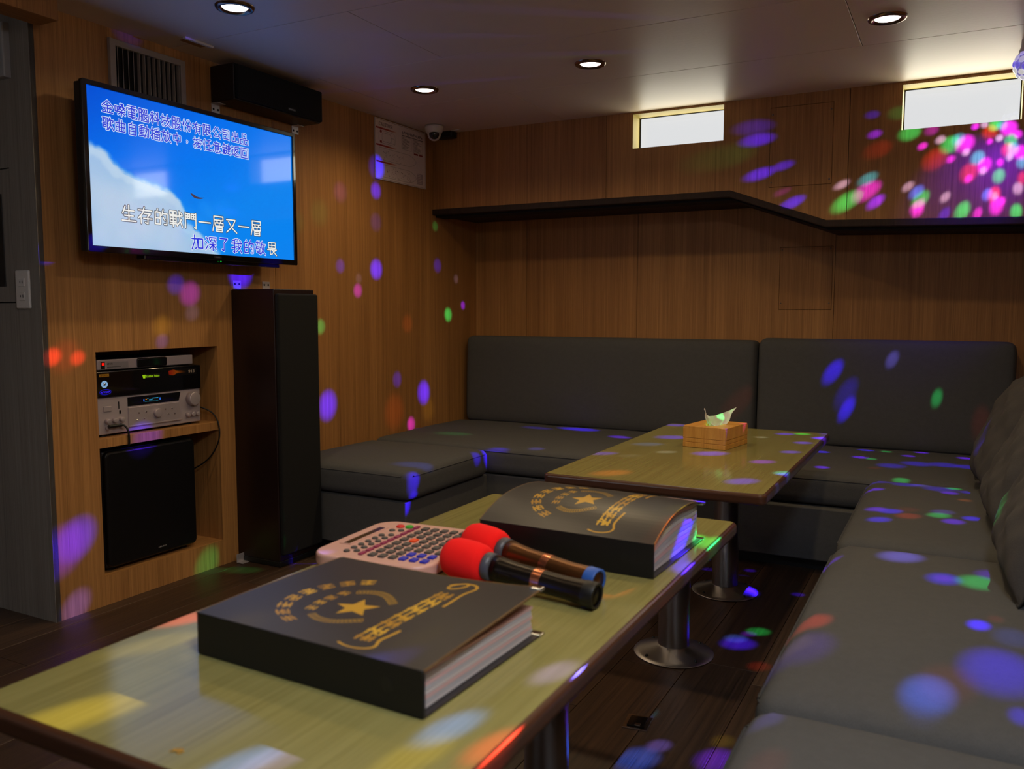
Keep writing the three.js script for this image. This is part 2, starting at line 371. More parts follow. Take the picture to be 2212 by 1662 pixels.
// ---------------------------------------------------------------- lettering drawn stroke by stroke
// every sign is a list of brush lines on a 16 by 16 grid; B() fits a part into a smaller box
const B = (s, x0, y0, x1, y1) => s.map((l) => l.map((v, i) => i % 2 ? y0 + v / 16 * (y1 - y0) : x0 + v / 16 * (x1 - x0)));
const mouth = [[2, 2, 14, 2, 14, 14, 2, 14, 2, 2]], sun = [...mouth, [2, 8, 14, 8]];
const tree = [[0, 5, 16, 5], [8, 0, 8, 16], [8, 5, 0, 13], [8, 5, 16, 13]], again = [[1, 2, 14, 2, 10, 9, 1, 16], [4, 4, 9, 11, 16, 16]];
const metal = [[8, 0, 0, 7], [8, 0, 16, 7], [4, 6, 12, 6], [2, 10, 14, 10], [8, 6, 8, 15], [4, 11, 5, 14], [12, 11, 11, 14], [0, 15, 16, 15]];
const moon = [[3, 0, 3, 12, 1, 16], [3, 0, 13, 0, 13, 16, 11, 16], [3, 5, 13, 5], [3, 10, 13, 10]], hand = [[1, 4, 15, 4], [8, 0, 8, 16, 5, 15], [1, 12, 15, 8]];
const man = [[8, 0, 1, 8], [6, 5, 6, 16]], tap = [[11, 0, 9, 6], [10, 4, 16, 4], [14, 4, 13, 10, 8, 16], [10, 7, 12, 12, 16, 16]];
const GLYPH = {
  金: metal,
  嗓: [...B(mouth, 0, 3, 4.5, 12), ...B(again, 8.5, 0, 14, 4), ...B(again, 5.5, 4, 10, 8), ...B(again, 11.5, 4, 16, 8), ...B(tree, 5, 8, 16, 16)],
  電: [[2, 0, 14, 0], [8, 0, 8, 7], [0, 5.5, 0, 3, 16, 3, 16, 5.5], [3, 5, 5.5, 5], [10.5, 5, 13, 5], [3, 8, 13, 8, 13, 14, 3, 14, 3, 8], [3, 11, 13, 11], [8, 8, 8, 16, 16, 16, 16, 14]],
  腦: [...B(moon, 0, 0, 6, 16), [8, 0, 7, 2, 8, 5], [11, 0, 10, 2, 11, 5], [14, 0, 13, 2, 14, 5], [7, 7, 16, 7, 16, 16, 7, 16, 7, 7], [9, 9, 14, 14], [14, 9, 9, 14]],
  科: [...B([[12, 0, 4, 2], [0, 5, 16, 5], [8, 1, 8, 16], [8, 5, 0, 13], [8, 5, 16, 12]], 0, 0, 7.5, 16), ...B([[5, 1, 8, 4], [4, 6, 7, 9], [1, 12, 16, 9], [11, 0, 11, 16]], 7.5, 0, 16, 16)],
  技: [...B(hand, 0, 0, 6, 16), ...B([[0, 4, 16, 4], [8, 0, 8, 8], [2, 8, 13, 8, 9, 12, 1, 16], [4, 9, 9, 13, 16, 16]], 6, 0, 16, 16)],
  股: [...B(moon, 0, 0, 7, 16), ...B([[4, 0, 4, 4, 1, 7], [4, 0, 11, 0, 11, 5, 15, 5], [2, 9, 13, 9, 9, 13, 1, 16], [4, 10, 9, 14, 16, 16]], 7, 0, 16, 16)],
  份: [...B(man, 0, 0, 6, 16), ...B([[6, 0, 1, 7], [10, 0, 16, 7], [3, 8, 13, 8, 12, 15, 10, 16], [8, 8, 3, 16]], 5, 0, 16, 16)],
  有: [[0, 3, 16, 3], [7, 0, 4, 7, 0, 10], ...B(moon, 4, 6, 15, 16)],
  限: [...B([[2, 0, 2, 16], [2, 0, 12, 0, 7, 5, 13, 9, 10, 12, 7, 11]], 0, 0, 6.5, 16), ...B([[3, 0, 12, 0, 12, 7], [3, 3.5, 12, 3.5], [3, 7, 12, 7], [3, 0, 3, 15, 8, 13], [7, 7, 15, 16], [14, 8, 9, 11]], 5, 0, 16, 16)],
  公: [[6, 0, 1, 7], [10, 0, 16, 7], [7, 7, 3, 14, 13, 13], [11, 10, 15, 16]],
  司: [[1, 1, 14, 1, 14, 15, 11, 14], [1, 4.5, 11, 4.5], ...B(mouth, 1, 7, 11, 15)],
  出: [[8, 0, 8, 15], [3, 2, 3, 7, 13, 7, 13, 2], [1, 9, 1, 15, 15, 15, 15, 9]],
  品: [...B(mouth, 3, -1, 13, 8), ...B(mouth, -1, 8, 8, 17), ...B(mouth, 8, 8, 17, 17)],
  歌: [[0, 1, 8, 1], [7, 1, 7, 7], ...B(mouth, 0.5, 2.5, 5.5, 6.5), [0, 8, 8, 8], [7, 8, 7, 16, 5, 16], ...B(mouth, 0.5, 9.5, 5.5, 13.5), [11, 0, 9, 5], [10, 3, 16, 3, 15, 6], [12, 5, 12, 9, 8, 16], [12, 9, 16, 16]],
  曲: [[1, 4, 15, 4, 15, 15, 1, 15, 1, 4], [6, 0, 6, 15], [10, 0, 10, 15], [1, 9.5, 15, 9.5]],
  自: [[8, 0, 6, 2], [3, 3, 13, 3, 13, 16, 3, 16, 3, 3], [3, 7, 13, 7], [3, 11.5, 13, 11.5]],
  動: [[7, 0, 2, 1], [0, 3, 9, 3], [4.5, 1, 4.5, 14], [1, 5, 8, 5, 8, 10, 1, 10, 1, 5], [1, 7.5, 8, 7.5], [1, 12.3, 8, 12.3], [0, 15, 9, 14], [10, 4, 16, 4, 15, 15, 13, 15], [13, 0, 13, 6, 9, 16]],
  播: [...B(hand, 0, 0, 6, 16), [14, 0, 7, 2], [6, 4, 16, 4], [11, 1, 11, 8], [11, 4, 6, 8], [11, 4, 16, 8], [7, 9, 15, 9, 15, 16, 7, 16, 7, 9], [11, 9, 11, 16], [7, 12.5, 15, 12.5]],
  放: [[4, 0, 5, 2], [0, 3, 8, 3], [3, 3, 3, 8, 0, 16], [3, 7, 7, 7, 7, 15, 5, 15], ...tap],
  中: [[2, 4, 14, 4, 14, 11, 2, 11, 2, 4], [8, 0, 8, 16]],
  '，': [[7, 8, 8, 9, 7, 11]],
  按: [...B(hand, 0, 0, 6, 16), [11, 0, 11, 2], [6, 5, 6, 3, 16, 3, 16, 5], [11, 5, 8, 11, 14, 16], [14, 8, 12, 12, 6, 16], [6, 8, 16, 8]],
  任: [...B(man, 0, 0, 6, 16), [14, 0, 7, 2], [5, 8, 16, 8], [11, 2, 11, 15], [6, 15, 15, 15]],
  意: [[8, 0, 8, 1], [2, 2, 14, 2], [5, 3, 6, 5], [11, 3, 10, 5], [0, 5.5, 16, 5.5], ...B(sun, 3, 6.5, 13, 12), [1, 13, 0, 15], [4, 12.5, 5, 16, 12, 16, 13, 14], [8, 12.5, 9, 14], [14, 12.5, 16, 15]],
  鍵: [...B(metal, 0, 0, 6.5, 16), [9, 3, 15, 3, 15, 8, 9, 8], [8, 5.5, 16, 5.5], [12, 0, 12, 13], [9, 10.5, 15, 10.5], [7, 2, 9, 2, 7, 7, 9, 7, 8, 12, 6, 15], [7, 10, 10, 14, 16, 15.5]],
  返: [[15, 0, 7, 1.5, 7, 7, 5, 11], [7, 5, 14, 5, 11, 9, 6, 13], [8, 6, 11, 10, 15, 13], [1, 1, 3, 3], [0, 6, 3, 6, 1, 12], [0, 14, 3, 13, 8, 15.5, 16, 15.5]],
  回: [...B(mouth, -2, -2, 18, 18), ...B(mouth, 3, 3, 13, 13)],
  生: [[4, 1, 1, 8], [3, 5, 14, 5], [8, 0, 8, 15], [3, 10, 13, 10], [0, 15, 16, 15]],
  存: [[0, 3, 16, 3], [7, 0, 5, 6, 0, 11], [3, 8, 3, 16], [7, 6, 14, 6, 11, 9], [11, 9, 11, 16, 8, 15], [6, 11, 16, 11]],
  的: [[4, 0, 3, 3], [1, 3, 7, 3, 7, 15, 1, 15, 1, 3], [1, 9, 7, 9], [11, 0, 9, 6], [10, 4, 16, 4, 15, 15, 12, 15], [11, 8, 13, 11]],
  戰: [...B(mouth, -0.5, -0.5, 4.5, 4.5), ...B(mouth, 4, -0.5, 9, 4.5), [0.5, 5, 8, 5, 8, 11, 0.5, 11, 0.5, 5], [0.5, 8, 8, 8], [4.2, 5, 4.2, 16], [0, 13, 9, 13], [9, 5, 16, 4], [12, 0, 13, 9, 16, 16], [15, 8, 9, 15], [14, 1, 16, 3]],
  鬥: [[1, 0, 1, 16], [1, 1, 7, 1, 7, 6, 1, 6], [1, 3.5, 7, 3.5], [4, 1, 4, 6], [15, 0, 15, 16, 13, 15], [15, 1, 9, 1, 9, 6, 15, 6], [9, 3.5, 15, 3.5], [12, 1, 12, 6]],
  一: [[0, 8, 16, 8]],
  層: [[2, 0, 15, 0, 15, 4, 2, 4], [2, 0, 2, 8, 0, 16], [6, 5, 7, 6.5], [12, 5, 11, 6.5], [4, 7, 15, 7, 15, 10.5, 4, 10.5, 4, 7], [9.5, 7, 9.5, 10.5], ...B(sun, 4, 11, 15, 17)],
  又: again,
  加: [[0, 4, 8, 4, 7, 14, 5, 15], [4, 0, 4, 7, 0, 16], ...B(mouth, 8, 2, 17, 16)],
  深: [[1, 1, 3, 3], [0, 6, 2, 8], [0, 15, 4, 10], [6, 4, 6, 1, 16, 1, 16, 4], [9, 3, 7, 6], [13, 3, 15, 6], ...B(tree, 6, 6, 16, 16)],
  了: [[2, 1, 13, 1, 8, 6], [8, 6, 8, 15, 5, 14]],
  我: [[8, 0, 2, 2], [0, 5, 16, 5], [5, 1, 5, 16, 3, 15], [0, 11, 9, 9], [10, 0, 11, 9, 16, 16], [15, 8, 8, 15], [13, 1, 15, 3]],
  敬: [[0, 2, 8, 2], [2.5, 0, 2.5, 4], [5.5, 0, 5.5, 4], [2, 5, 0, 9], [1, 7, 8, 7, 8, 15, 6, 15], ...B(mouth, 1, 8.5, 6.5, 14), ...tap],
  畏: [[2, 0, 14, 0, 14, 7, 2, 7, 2, 0], [8, 0, 8, 7], [2, 3.5, 14, 3.5], [0, 9, 16, 9], [5, 9, 5, 15, 9, 14], [8, 9, 16, 16], [14, 10, 10, 12]],
};
function write(g, text, x, y, size, pitch, fill, rim, wFill, wRim) {
  g.lineCap = g.lineJoin = 'round';
  for (const [colour, width] of [[rim, wRim], [fill, wFill]]) {
    [...text].forEach((ch, i) => {
      g.strokeStyle = colour; g.lineWidth = width;
      for (const l of GLYPH[ch] ?? []) {
        g.beginPath();
        for (let k = 0; k < l.length; k += 2) g.lineTo(x + i * pitch + l[k] / 16 * size, y + l[k + 1] / 16 * size);
        g.stroke();
      }
    });
  }
}

// ---------------------------------------------------------------- television
{
  const X = 0.12, Z0 = -1.719, Z1 = -2.655, Y0 = 1.176, Y1 = 1.701;
  const t = thing('television', 'flat wall television showing white karaoke lyrics over blue sky', 'television', [X, 0, 0]);
  const frame = roundRect(-Z0, -Z1, Y0, Y1, 0.006); frame.holes.push(rect(new THREE.Path(), -Z0 + 0.0165, -Z1 - 0.0155, Y0 + 0.021, Y1 - 0.0165));
  const turn = (g) => g.rotateY(Math.PI / 2);
  part('bezel', turn(extrude(frame, 0.012, 0.002)).translate(-0.012, 0, 0), M.gloss, t);
  part('housing', span(-0.045, -0.011, Y0 + 0.004, Y1 - 0.004, Z1 + 0.004, Z0 - 0.004, 0.006), M.black, t);
  part('back_bulge', span(-0.075, -0.044, Y0 + 0.05, Y1 - 0.12, Z1 + 0.16, Z0 - 0.16, 0.01), M.black, t);
  part('wall_bracket', span(-0.118, -0.07, 1.36, 1.56, -2.33, -2.05, 0.002), M.black, t);
  part('lower_bar', span(-0.05, -0.006, Y0 - 0.014, Y0 + 0.004, -2.56, -1.93, 0.004), M.gloss, t);
  // the picture on the screen: sky, cloud, bird, lettering
  const picture = canvasTexture(1600, 864, (g, w, h) => {
    const sky = g.createLinearGradient(0, 0, w * 0.25, h); sky.addColorStop(0, '#0050d8'); sky.addColorStop(0.45, '#0072f2'); sky.addColorStop(1, '#0a86f4'); g.fillStyle = sky; g.fillRect(0, 0, w, h);
    const puff = (x, y, r, a, c = '186,212,238') => { const q = g.createRadialGradient(x, y, r * 0.35, x, y, r); q.addColorStop(0, `rgba(${c},${a})`); q.addColorStop(1, `rgba(${c},0)`); g.fillStyle = q; g.fillRect(x - r, y - r, 2 * r, 2 * r); };
    seed = 901;
    const edge = [[0, 330], [90, 345], [150, 400], [190, 440], [300, 470], [420, 500], [540, 520], [600, 560], [640, 640], [560, 660], [660, 700], [740, 740], [780, 800], [900, 864]];
    g.fillStyle = 'rgba(178,204,232,0.92)'; g.beginPath(); g.moveTo(0, 864); for (const [x, y] of edge) g.lineTo(x, y); g.lineTo(900, 864); g.fill();
    for (let i = 0; i + 1 < edge.length; i++) for (let k = 0; k < 26; k++) { const f = rnd(); const x = edge[i][0] + (edge[i + 1][0] - edge[i][0]) * f, y = edge[i][1] + (edge[i + 1][1] - edge[i][1]) * f; puff(x + rr(-22, 10), y + rr(-6, 26), rr(14, 44), 0.3); }
    for (let k = 0; k < 60; k++) puff(rr(0, 620), rr(520, 860), rr(60, 170), 0.14, '196,214,236');
    for (let k = 0; k < 24; k++) puff(rr(620, 1000), rr(560, 860), rr(40, 110), 0.07, '90,180,250');
    g.fillStyle = '#4a3c4c'; g.beginPath(); g.moveTo(690, 497); g.quadraticCurveTo(715, 500, 735, 512); g.quadraticCurveTo(765, 520, 800, 514); g.quadraticCurveTo(770, 530, 735, 526); g.quadraticCurveTo(705, 524, 690, 497); g.fill();
    write(g, '金嗓電腦科技股份有限公司出品', 102, 62, 66, 78, '#2a3ad8', '#e6f0ff', 6.5, 14);
    write(g, '歌曲自動播放中，按任意鍵返回', 102, 152, 66, 78, '#2a3ad8', '#e6f0ff', 6.5, 14);
    write(g, '生存的戰鬥一層又一層', 200, 620, 92, 110, '#f4f4f0', '#26242c', 9, 15);
    write(g, '加深了我的敬', 690, 752, 86, 108, '#2630dc', '#f0f4ff', 8, 16);
    write(g, '畏', 690 + 6 * 108, 752, 86, 108, '#f4f4f0', '#26242c', 8, 14);
  });
  const scr = new THREE.PlaneGeometry(-Z1 + Z0 - 0.032 + 0.004, Y1 - Y0 - 0.0375 + 0.004);
  M.screen = phys({ color: 0x050506, roughness: 0.06, emissive: 0xffffff, emissiveMap: picture, emissiveIntensity: 0.95, specularIntensity: 1 });
  const s = part('screen', scr, M.screen, t); s.rotation.y = Math.PI / 2; s.position.set(-0.0045, (Y0 + 0.021 + Y1 - 0.0165) / 2, (Z0 - 0.0165 + Z1 + 0.0155) / 2);
  const l = new THREE.RectAreaLight(0x5a9cff, 0.12, 0.9, 0.48); l.name = 'screen_glow'; l.position.set(0.004, s.position.y, s.position.z); l.rotation.y = -Math.PI / 2; t.add(l);
  const word = canvasTexture(128, 32, (g) => { g.fillStyle = '#0a0a0c'; g.fillRect(0, 0, 128, 32); g.fillStyle = '#77787c'; g.font = 'bold 26px serif'; g.textAlign = 'center'; g.fillText('SONY', 64, 25); });
  const m = part('maker_mark', new THREE.PlaneGeometry(0.036, 0.008), std({ map: word, roughness: 0.3 }), t); m.rotation.y = Math.PI / 2; m.position.set(0.0025, Y0 + 0.011, -2.235);
  const led = part('status_light', new THREE.SphereGeometry(0.0022, 10, 8), std({ color: 0x001a04, emissive: 0x10d840, emissiveIntensity: 1.2 }), t, 'tiny green light'); led.position.set(0.001, Y0 - 0.004, -2.25);
}
{ // louvred air vent behind the television's top edge
  const t = thing('air_vent', 'louvred air vent in a pale frame above the television', 'vent', [0, 0, 0]);
  const z0 = -1.905, z1 = -2.212, y0 = 1.575, y1 = 1.886, f = 0.022;
  const s = rect(new THREE.Shape(), -z0, -z1, y0, y1); s.holes.push(rect(new THREE.Path(), -z0 + f, -z1 - f, y0 + f, y1 - f));
  part('frame', extrude(s, 0.01, 0.003).rotateY(Math.PI / 2).translate(0.002, 0, 0), M.vent, t);
  part('backing', span(0.0005, 0.002, y0 + 0.01, y1 - 0.01, z1 + 0.01, z0 - 0.01, 0), M.gap, t);
  const g = rbox(0.013, y1 - y0 - 2 * f, 0.002, 0.0008, 1);
  for (let i = 0; i < 13; i++) { const k = part('slat', g, M.vent, t); k.position.set(0.0075, (y0 + y1) / 2, z0 - f - 0.010 - i * 0.0205); k.rotation.y = i < 4 ? -0.6 : 0.12; }
}
const bracketGeo = (() => { const a = rbox(0.003, 0.034, 0.04, 0.001, 1).translate(0.0015, 0.0, 0), b = rbox(0.034, 0.003, 0.04, 0.001, 1).translate(0.017, -0.0155, 0); return mergeGeometries([a, b]); })();
const screwGeo = new THREE.SphereGeometry(0.0045, 10, 8).scale(0.5, 1, 1);
function bracket(parent, x, y, z, flip) {
  const b = part('angle_bracket', bracketGeo, M.zinc, parent, 'zinc angle bracket'); b.position.set(x, y, z); if (flip) b.rotation.x = Math.PI;
  for (const d of [-0.011, 0.011]) { const k = part('screw', screwGeo, M.black, b); k.position.set(0.0035, 0.004, d); }
}
{ // centre loudspeaker under the ceiling
  const t = thing('loudspeaker', 'long black loudspeaker mounted under the ceiling beside the vent', 'speaker');
  part('cabinet', span(0.004, 0.122, 1.768, 1.9, -2.81, -2.335, 0.004), M.ash, t);
  part('grille', span(0.12, 0.137, 1.772, 1.896, -2.808, -2.339, 0.006), M.grille, t);
  const mk = canvasTexture(64, 16, (g) => { g.fillStyle = '#0a0a0a'; g.fillRect(0, 0, 64, 16); g.fillStyle = '#9a9aa0'; for (let i = 0; i < 6; i++) { g.fillRect(6 + i * 9, 4, 2, 8); g.fillRect(6 + i * 9, i % 2 ? 4 : 7, 6, 2); } });
  const m = part('maker_mark', new THREE.PlaneGeometry(0.042, 0.009), std({ map: mk, roughness: 0.4 }), t); m.rotation.y = Math.PI / 2; m.position.set(0.1376, 1.787, -2.625);
  bracket(t, 0.0, 1.7515, -2.358, true); bracket(t, 0.0, 1.7515, -2.79, true);
}
{ // tower loudspeaker
  const t = thing('loudspeaker', 'tall dark floor loudspeaker with black grille beside the niche', 'speaker');
  part('cabinet', span(0.002, 0.222, 0.02, 1.076, -2.632, -2.408, 0.004), M.mahogany, t);
  part('grille', span(0.22, 0.24, 0.045, 1.058, -2.638, -2.412, 0.008), M.grille, t);
  part('plinth', span(0.002, 0.225, 0, 0.022, -2.635, -2.405, 0.003), M.black, t);
  bracket(t, 0.0, 1.0935, -2.44); bracket(t, 0.0, 1.0935, -2.598); 
  const b = part('angle_bracket', bracketGeo, M.zinc, t, 'zinc angle bracket'); b.position.set(0.03, 0.018, -2.39); b.rotation.set(0, 0, 0);
}

// ---------------------------------------------------------------- equipment in the niche
const faceText = (w, h, draw, rough = 0.4, extra = {}) => std({ map: canvasTexture(w, h, draw), roughness: rough, ...extra });
const onFace = (parent, name, z0, z1, y0, y1, x, mat, label) => { const m = part(name, new THREE.PlaneGeometry(Math.abs(z1 - z0), y1 - y0), mat, parent, label); m.rotation.y = Math.PI / 2; m.position.set(x, (y0 + y1) / 2, (z0 + z1) / 2); return m; };
const knobGeo = (r, d) => lathe([[0, d], [r * 0.86, d], [r, d * 0.86], [r, 0], [0, 0]], 28).rotateZ(-Math.PI / 2);
{
  const t = thing('receiver', 'silver stereo receiver with large volume knob on the niche shelf', 'receiver');
  const X = -0.03, z0 = -1.838, z1 = -2.268, y0 = NS1 + 0.008, y1 = 0.7;
  part('case', span(X - 0.3, X - 0.01, y0, y1, z1, z0, 0.003), M.black, t);
  part('front', span(X - 0.012, X, y0, y1, z1 - 0.001, z0 + 0.001, 0.003), M.silverFace, t);
  for (const [a, b] of [[X - 0.03, -1.87], [X - 0.03, -2.23], [X - 0.27, -1.87], [X - 0.27, -2.23]]) part('foot', cyl(0.014, 0.016, 0.008, 16).translate(a, NS1 + 0.004, b), M.black, t);
  const wz = (f) => z0 + (z1 - z0) * f, hy = (f) => y0 + (y1 - y0) * f;
  const disp = faceText(512, 96, (g) => { g.fillStyle = '#050608'; g.fillRect(0, 0, 512, 96); }, 0.12);
  const s = new THREE.Shape(); s.moveTo(-wz(0.265), hy(0.70)); s.lineTo(-wz(0.77), hy(0.70)); s.lineTo(-wz(0.79), hy(0.95)); s.lineTo(-wz(0.265), hy(0.95));
  part('display_window', extrude(s, 0.001).rotateY(Math.PI / 2).translate(X, 0, 0), M.gloss, t);
  const lit = canvasTexture(256, 64, (g) => { g.fillStyle = '#000'; g.fillRect(0, 0, 256, 64); g.fillStyle = '#e07818'; g.fillRect(34, 14, 18, 14); g.fillStyle = '#30c8ff'; g.font = 'bold 30px monospace'; g.fillText('601', 84, 44); g.fillRect(62, 8, 12, 8); g.fillRect(134, 8, 84, 8); g.fillStyle = '#2878ff'; g.fillRect(4, 14, 14, 36); g.fillRect(236, 14, 14, 36); g.fillStyle = '#188898'; for (let i = 0; i < 10; i++) g.fillRect(24 + i * 20, 54, 12, 5); });
  onFace(t, 'display', wz(0.41), wz(0.585), hy(0.76), hy(0.88), X + 0.0016, std({ color: 0x000000, emissive: 0xffffff, emissiveMap: lit, emissiveIntensity: 0.8 }), 'glowing blue display');
  const s2 = new THREE.Shape(); s2.moveTo(-wz(0.265), hy(0.16)); s2.lineTo(-wz(0.79), hy(0.16)); s2.lineTo(-wz(0.765), hy(0.66)); s2.lineTo(-wz(0.265), hy(0.66));
  part('control_panel', extrude(s2, 0.003, 0.001).rotateY(Math.PI / 2).translate(X, 0, 0), M.silver, t);
  part('panel_lip', span(X, X + 0.006, hy(0.12), hy(0.16), wz(0.79), wz(0.265), 0.001), M.silver, t);
  const knob = (f, h, r, d, label) => { const k = part('knob', knobGeo(r, d), M.silver, t, label); k.position.set(X, hy(h), wz(f)); };
  knob(0.905, 0.72, 0.026, 0.024, 'large silver volume knob'); knob(0.54, 0.42, 0.016, 0.014);
  for (const f of [0.855, 0.905, 0.955]) knob(f, 0.25, 0.0085, 0.014);
  for (const f of [0.07, 0.135, 0.2]) knob(f, 0.36, 0.0085, 0.014);
  knob(0.2, 0.17, 0.0085, 0.014); knob(0.07, 0.17, 0.007, 0.01);
  const bg = new THREE.SphereGeometry(0.0036, 12, 8);
  for (const [f, h] of [[0.36, 0.48], [0.43, 0.49], [0.34, 0.30], [0.41, 0.31], [0.62, 0.50], [0.69, 0.50], [0.65, 0.34], [0.715, 0.34]]) { const k = part('button', bg, M.chrome, t); k.position.set(X + 0.004, hy(h), wz(f)); }
  part('power_button', span(X, X + 0.003, hy(0.62), hy(0.76), wz(0.115), wz(0.045), 0.001), M.silver, t);
  part('slot', span(X, X + 0.0008, hy(0.66), hy(0.86), wz(0.187), wz(0.179), 0), M.black, t);
  part('slot', span(X, X + 0.0008, hy(0.52), hy(0.62), wz(0.2), wz(0.185), 0), M.black, t);
}
{
  const t = thing('karaoke_machine', 'black karaoke machine with glowing green lettering above the receiver', 'karaoke machine');
  const X = -0.025, z0 = -1.835, z1 = -2.27, y0 = 0.7005, y1 = 0.789;
  part('case', span(X - 0.3, X - 0.008, y0, y1, z1, z0, 0.003), M.black, t);
  part('front', span(X - 0.01, X, y0, y1, z1 - 0.001, z0 + 0.001, 0.003), M.gloss, t);
  const wz = (f) => z0 + (z1 - z0) * f, hy = (f) => y0 + (y1 - y0) * f;
  const green = canvasTexture(512, 96, (g) => { g.fillStyle = '#000'; g.fillRect(0, 0, 512, 96); g.fillStyle = '#a8e010'; g.beginPath(); g.moveTo(4, 12); g.lineTo(100, 12); g.lineTo(84, 84); g.lineTo(26, 84); g.fill(); g.fillStyle = '#000'; for (const x of [34, 54, 74]) g.fillRect(x, 12, 4, 60); g.fillStyle = '#a8e010'; g.font = 'bold 62px serif'; g.fillText('Golden Voice', 108, 70, 396); });
  onFace(t, 'lit_name', wz(0.405), wz(0.575), hy(0.60), hy(0.78), X + 0.0008, std({ color: 0x000000, emissive: 0xffffff, emissiveMap: green, emissiveIntensity: 0.75 }), 'glowing green name sign');
  const flame = faceText(512, 128, (g) => { g.fillStyle = '#060606'; g.fillRect(0, 0, 512, 128); const q = g.createLinearGradient(0, 0, 330, 0); q.addColorStop(0, '#a01804'); q.addColorStop(0.45, '#b86010'); q.addColorStop(1, '#0a0806'); g.fillStyle = q; g.beginPath(); g.moveTo(6, 26); g.lineTo(90, 8); g.lineTo(150, 30); g.lineTo(330, 50); g.lineTo(300, 84); g.lineTo(150, 84); g.lineTo(90, 118); g.lineTo(10, 96); g.fill(); g.fillStyle = '#b8a898'; g.font = 'bold 72px sans-serif'; g.fillText('913', 360, 90); });
  onFace(t, 'sticker', wz(0.66), wz(0.955), hy(0.62), hy(0.9), X + 0.0008, flame, 'flame sticker with number');
  onFace(t, 'badge', wz(0.015), wz(0.105), hy(0.80), hy(0.92), X + 0.0008, faceText(128, 32, (g) => { g.fillStyle = '#0a0806'; g.fillRect(0, 0, 128, 32); g.fillStyle = '#a87818'; g.fillRect(2, 2, 124, 28); g.fillStyle = '#2a1a08'; for (let i = 0; i < 7; i++) { g.fillRect(20 + i * 13, 8, 4, 16); g.fillRect(20 + i * 13, i % 2 ? 10 : 20, 9, 4); } }), 'gold badge');
  const b = part('power_button', new THREE.TorusGeometry(0.009, 0.003, 10, 28).rotateY(Math.PI / 2), std({ color: 0x334455, emissive: 0x9fd0ff, emissiveIntensity: 0.55, roughness: 0.3 }), t, 'ring button lit pale blue'); b.position.set(X + 0.001, hy(0.52), wz(0.06));
  const c = part('button_centre', new THREE.SphereGeometry(0.005, 12, 8).scale(0.5, 1, 1), M.chrome, t); c.position.set(X + 0.001, hy(0.52), wz(0.06));
  const blue = canvasTexture(256, 96, (g) => { g.fillStyle = '#000'; g.fillRect(0, 0, 256, 96); g.strokeStyle = '#1408b0'; g.lineWidth = 8; g.beginPath(); g.ellipse(128, 48, 116, 40, 0, 0, 7); g.stroke(); g.fillStyle = '#3a1cff'; for (let i = 0; i < 6; i++) { g.fillRect(38 + i * 31, 34, 8, 30); g.fillRect(38 + i * 31, i % 2 ? 34 : 46, 22, 8); g.fillRect(54 + i * 31, i % 3 ? 34 : 48, 7, 16); } });
  onFace(t, 'lit_badge', wz(0.012), wz(0.12), hy(0.10), hy(0.34), X + 0.0008, std({ color: 0x000000, emissive: 0xffffff, emissiveMap: blue, emissiveIntensity: 0.9 }), 'oval badge glowing violet');
}
{
  const t = thing('disc_player', 'slim silver disc player on top of the karaoke machine', 'disc player');
  const X = -0.035, z0 = -1.845, z1 = -2.245, y0 = 0.7895, y1 = 0.829;
  part('case', span(X - 0.24, X - 0.01, y0 + 0.004, y1, z1, z0, 0.002), M.black, t);
  part('front', span(X - 0.012, X, y0 + 0.004, y1, z1, z0, 0.004), M.silverFace, t);
  for (const b of [-1.88, -2.21]) part('foot', cyl(0.01, 0.012, 0.005, 14).translate(X - 0.03, y0 + 0.002, b), M.black, t);
  const wz = (f) => z0 + (z1 - z0) * f;
  part('display_window', span(X - 0.004, X + 0.006, y0 + 0.006, y1 - 0.002, wz(0.7), wz(0.385), 0.005), M.gloss, t);
  part('power_switch', span(X, X + 0.002, y0 + 0.008, y1 - 0.008, wz(0.07), wz(0.032), 0.001), M.black, t);
  part('status_light', span(X + 0.002, X + 0.003, y0 + 0.02, y1 - 0.011, wz(0.062), wz(0.04), 0), std({ color: 0x200000, emissive: 0xff1408, emissiveIntensity: 1.2 }), t, 'red standby light');
  onFace(t, 'print', wz(0.09), wz(0.3), y0 + 0.008, y1 - 0.01, X + 0.0006, faceText(256, 48, (g) => { g.fillStyle = '#a59fa3'; g.fillRect(0, 0, 256, 48); g.fillStyle = '#3a383c'; for (let i = 0; i < 5; i++) { g.fillRect(4 + i * 14, 6, 4, 14); g.fillRect(4 + i * 14, i % 2 ? 6 : 12, 10, 3); } for (let i = 0; i < 14; i++) g.fillRect(4 + i * 12, 34, 8, 5); }, 0.42, { metalness: 0.4 }), 'small dark print');
}
{
  const t = thing('subwoofer', 'black subwoofer box in the bottom of the niche', 'speaker');
  part('cabinet', span(-0.4, -0.03, NY0 + 0.012, 0.52, -2.225, -1.842, 0.01), M.black, t);
  const s = roundRect(1.845, 2.222, NY0 + 0.016, 0.516, 0.02);
  part('front_cover', extrude(s, 0.012, 0.008, 3).rotateY(Math.PI / 2).translate(-0.034, 0, 0), M.grilleGloss = std({ color: 0x0a0a0c, roughness: 0.38 }), t);
  for (const b of [-1.88, -2.19]) for (const a of [-0.06, -0.36]) part('foot', cyl(0.014, 0.016, 0.012, 14).translate(a, NY0 + 0.006, b), M.black, t);
  onFace(t, 'maker_mark', -2.04, -2.085, NY0 + 0.035, NY0 + 0.047, -0.0135, faceText(128, 32, (g) => { g.fillStyle = '#0a0a0a'; g.fillRect(0, 0, 128, 32); g.fillStyle = '#b0aeb4'; for (let i = 0; i < 6; i++) { g.fillRect(14 + i * 17, 8, 4, 16); g.fillRect(14 + i * 17, i % 2 ? 8 : 14, 11, 4); } }), 'small silver print');
}
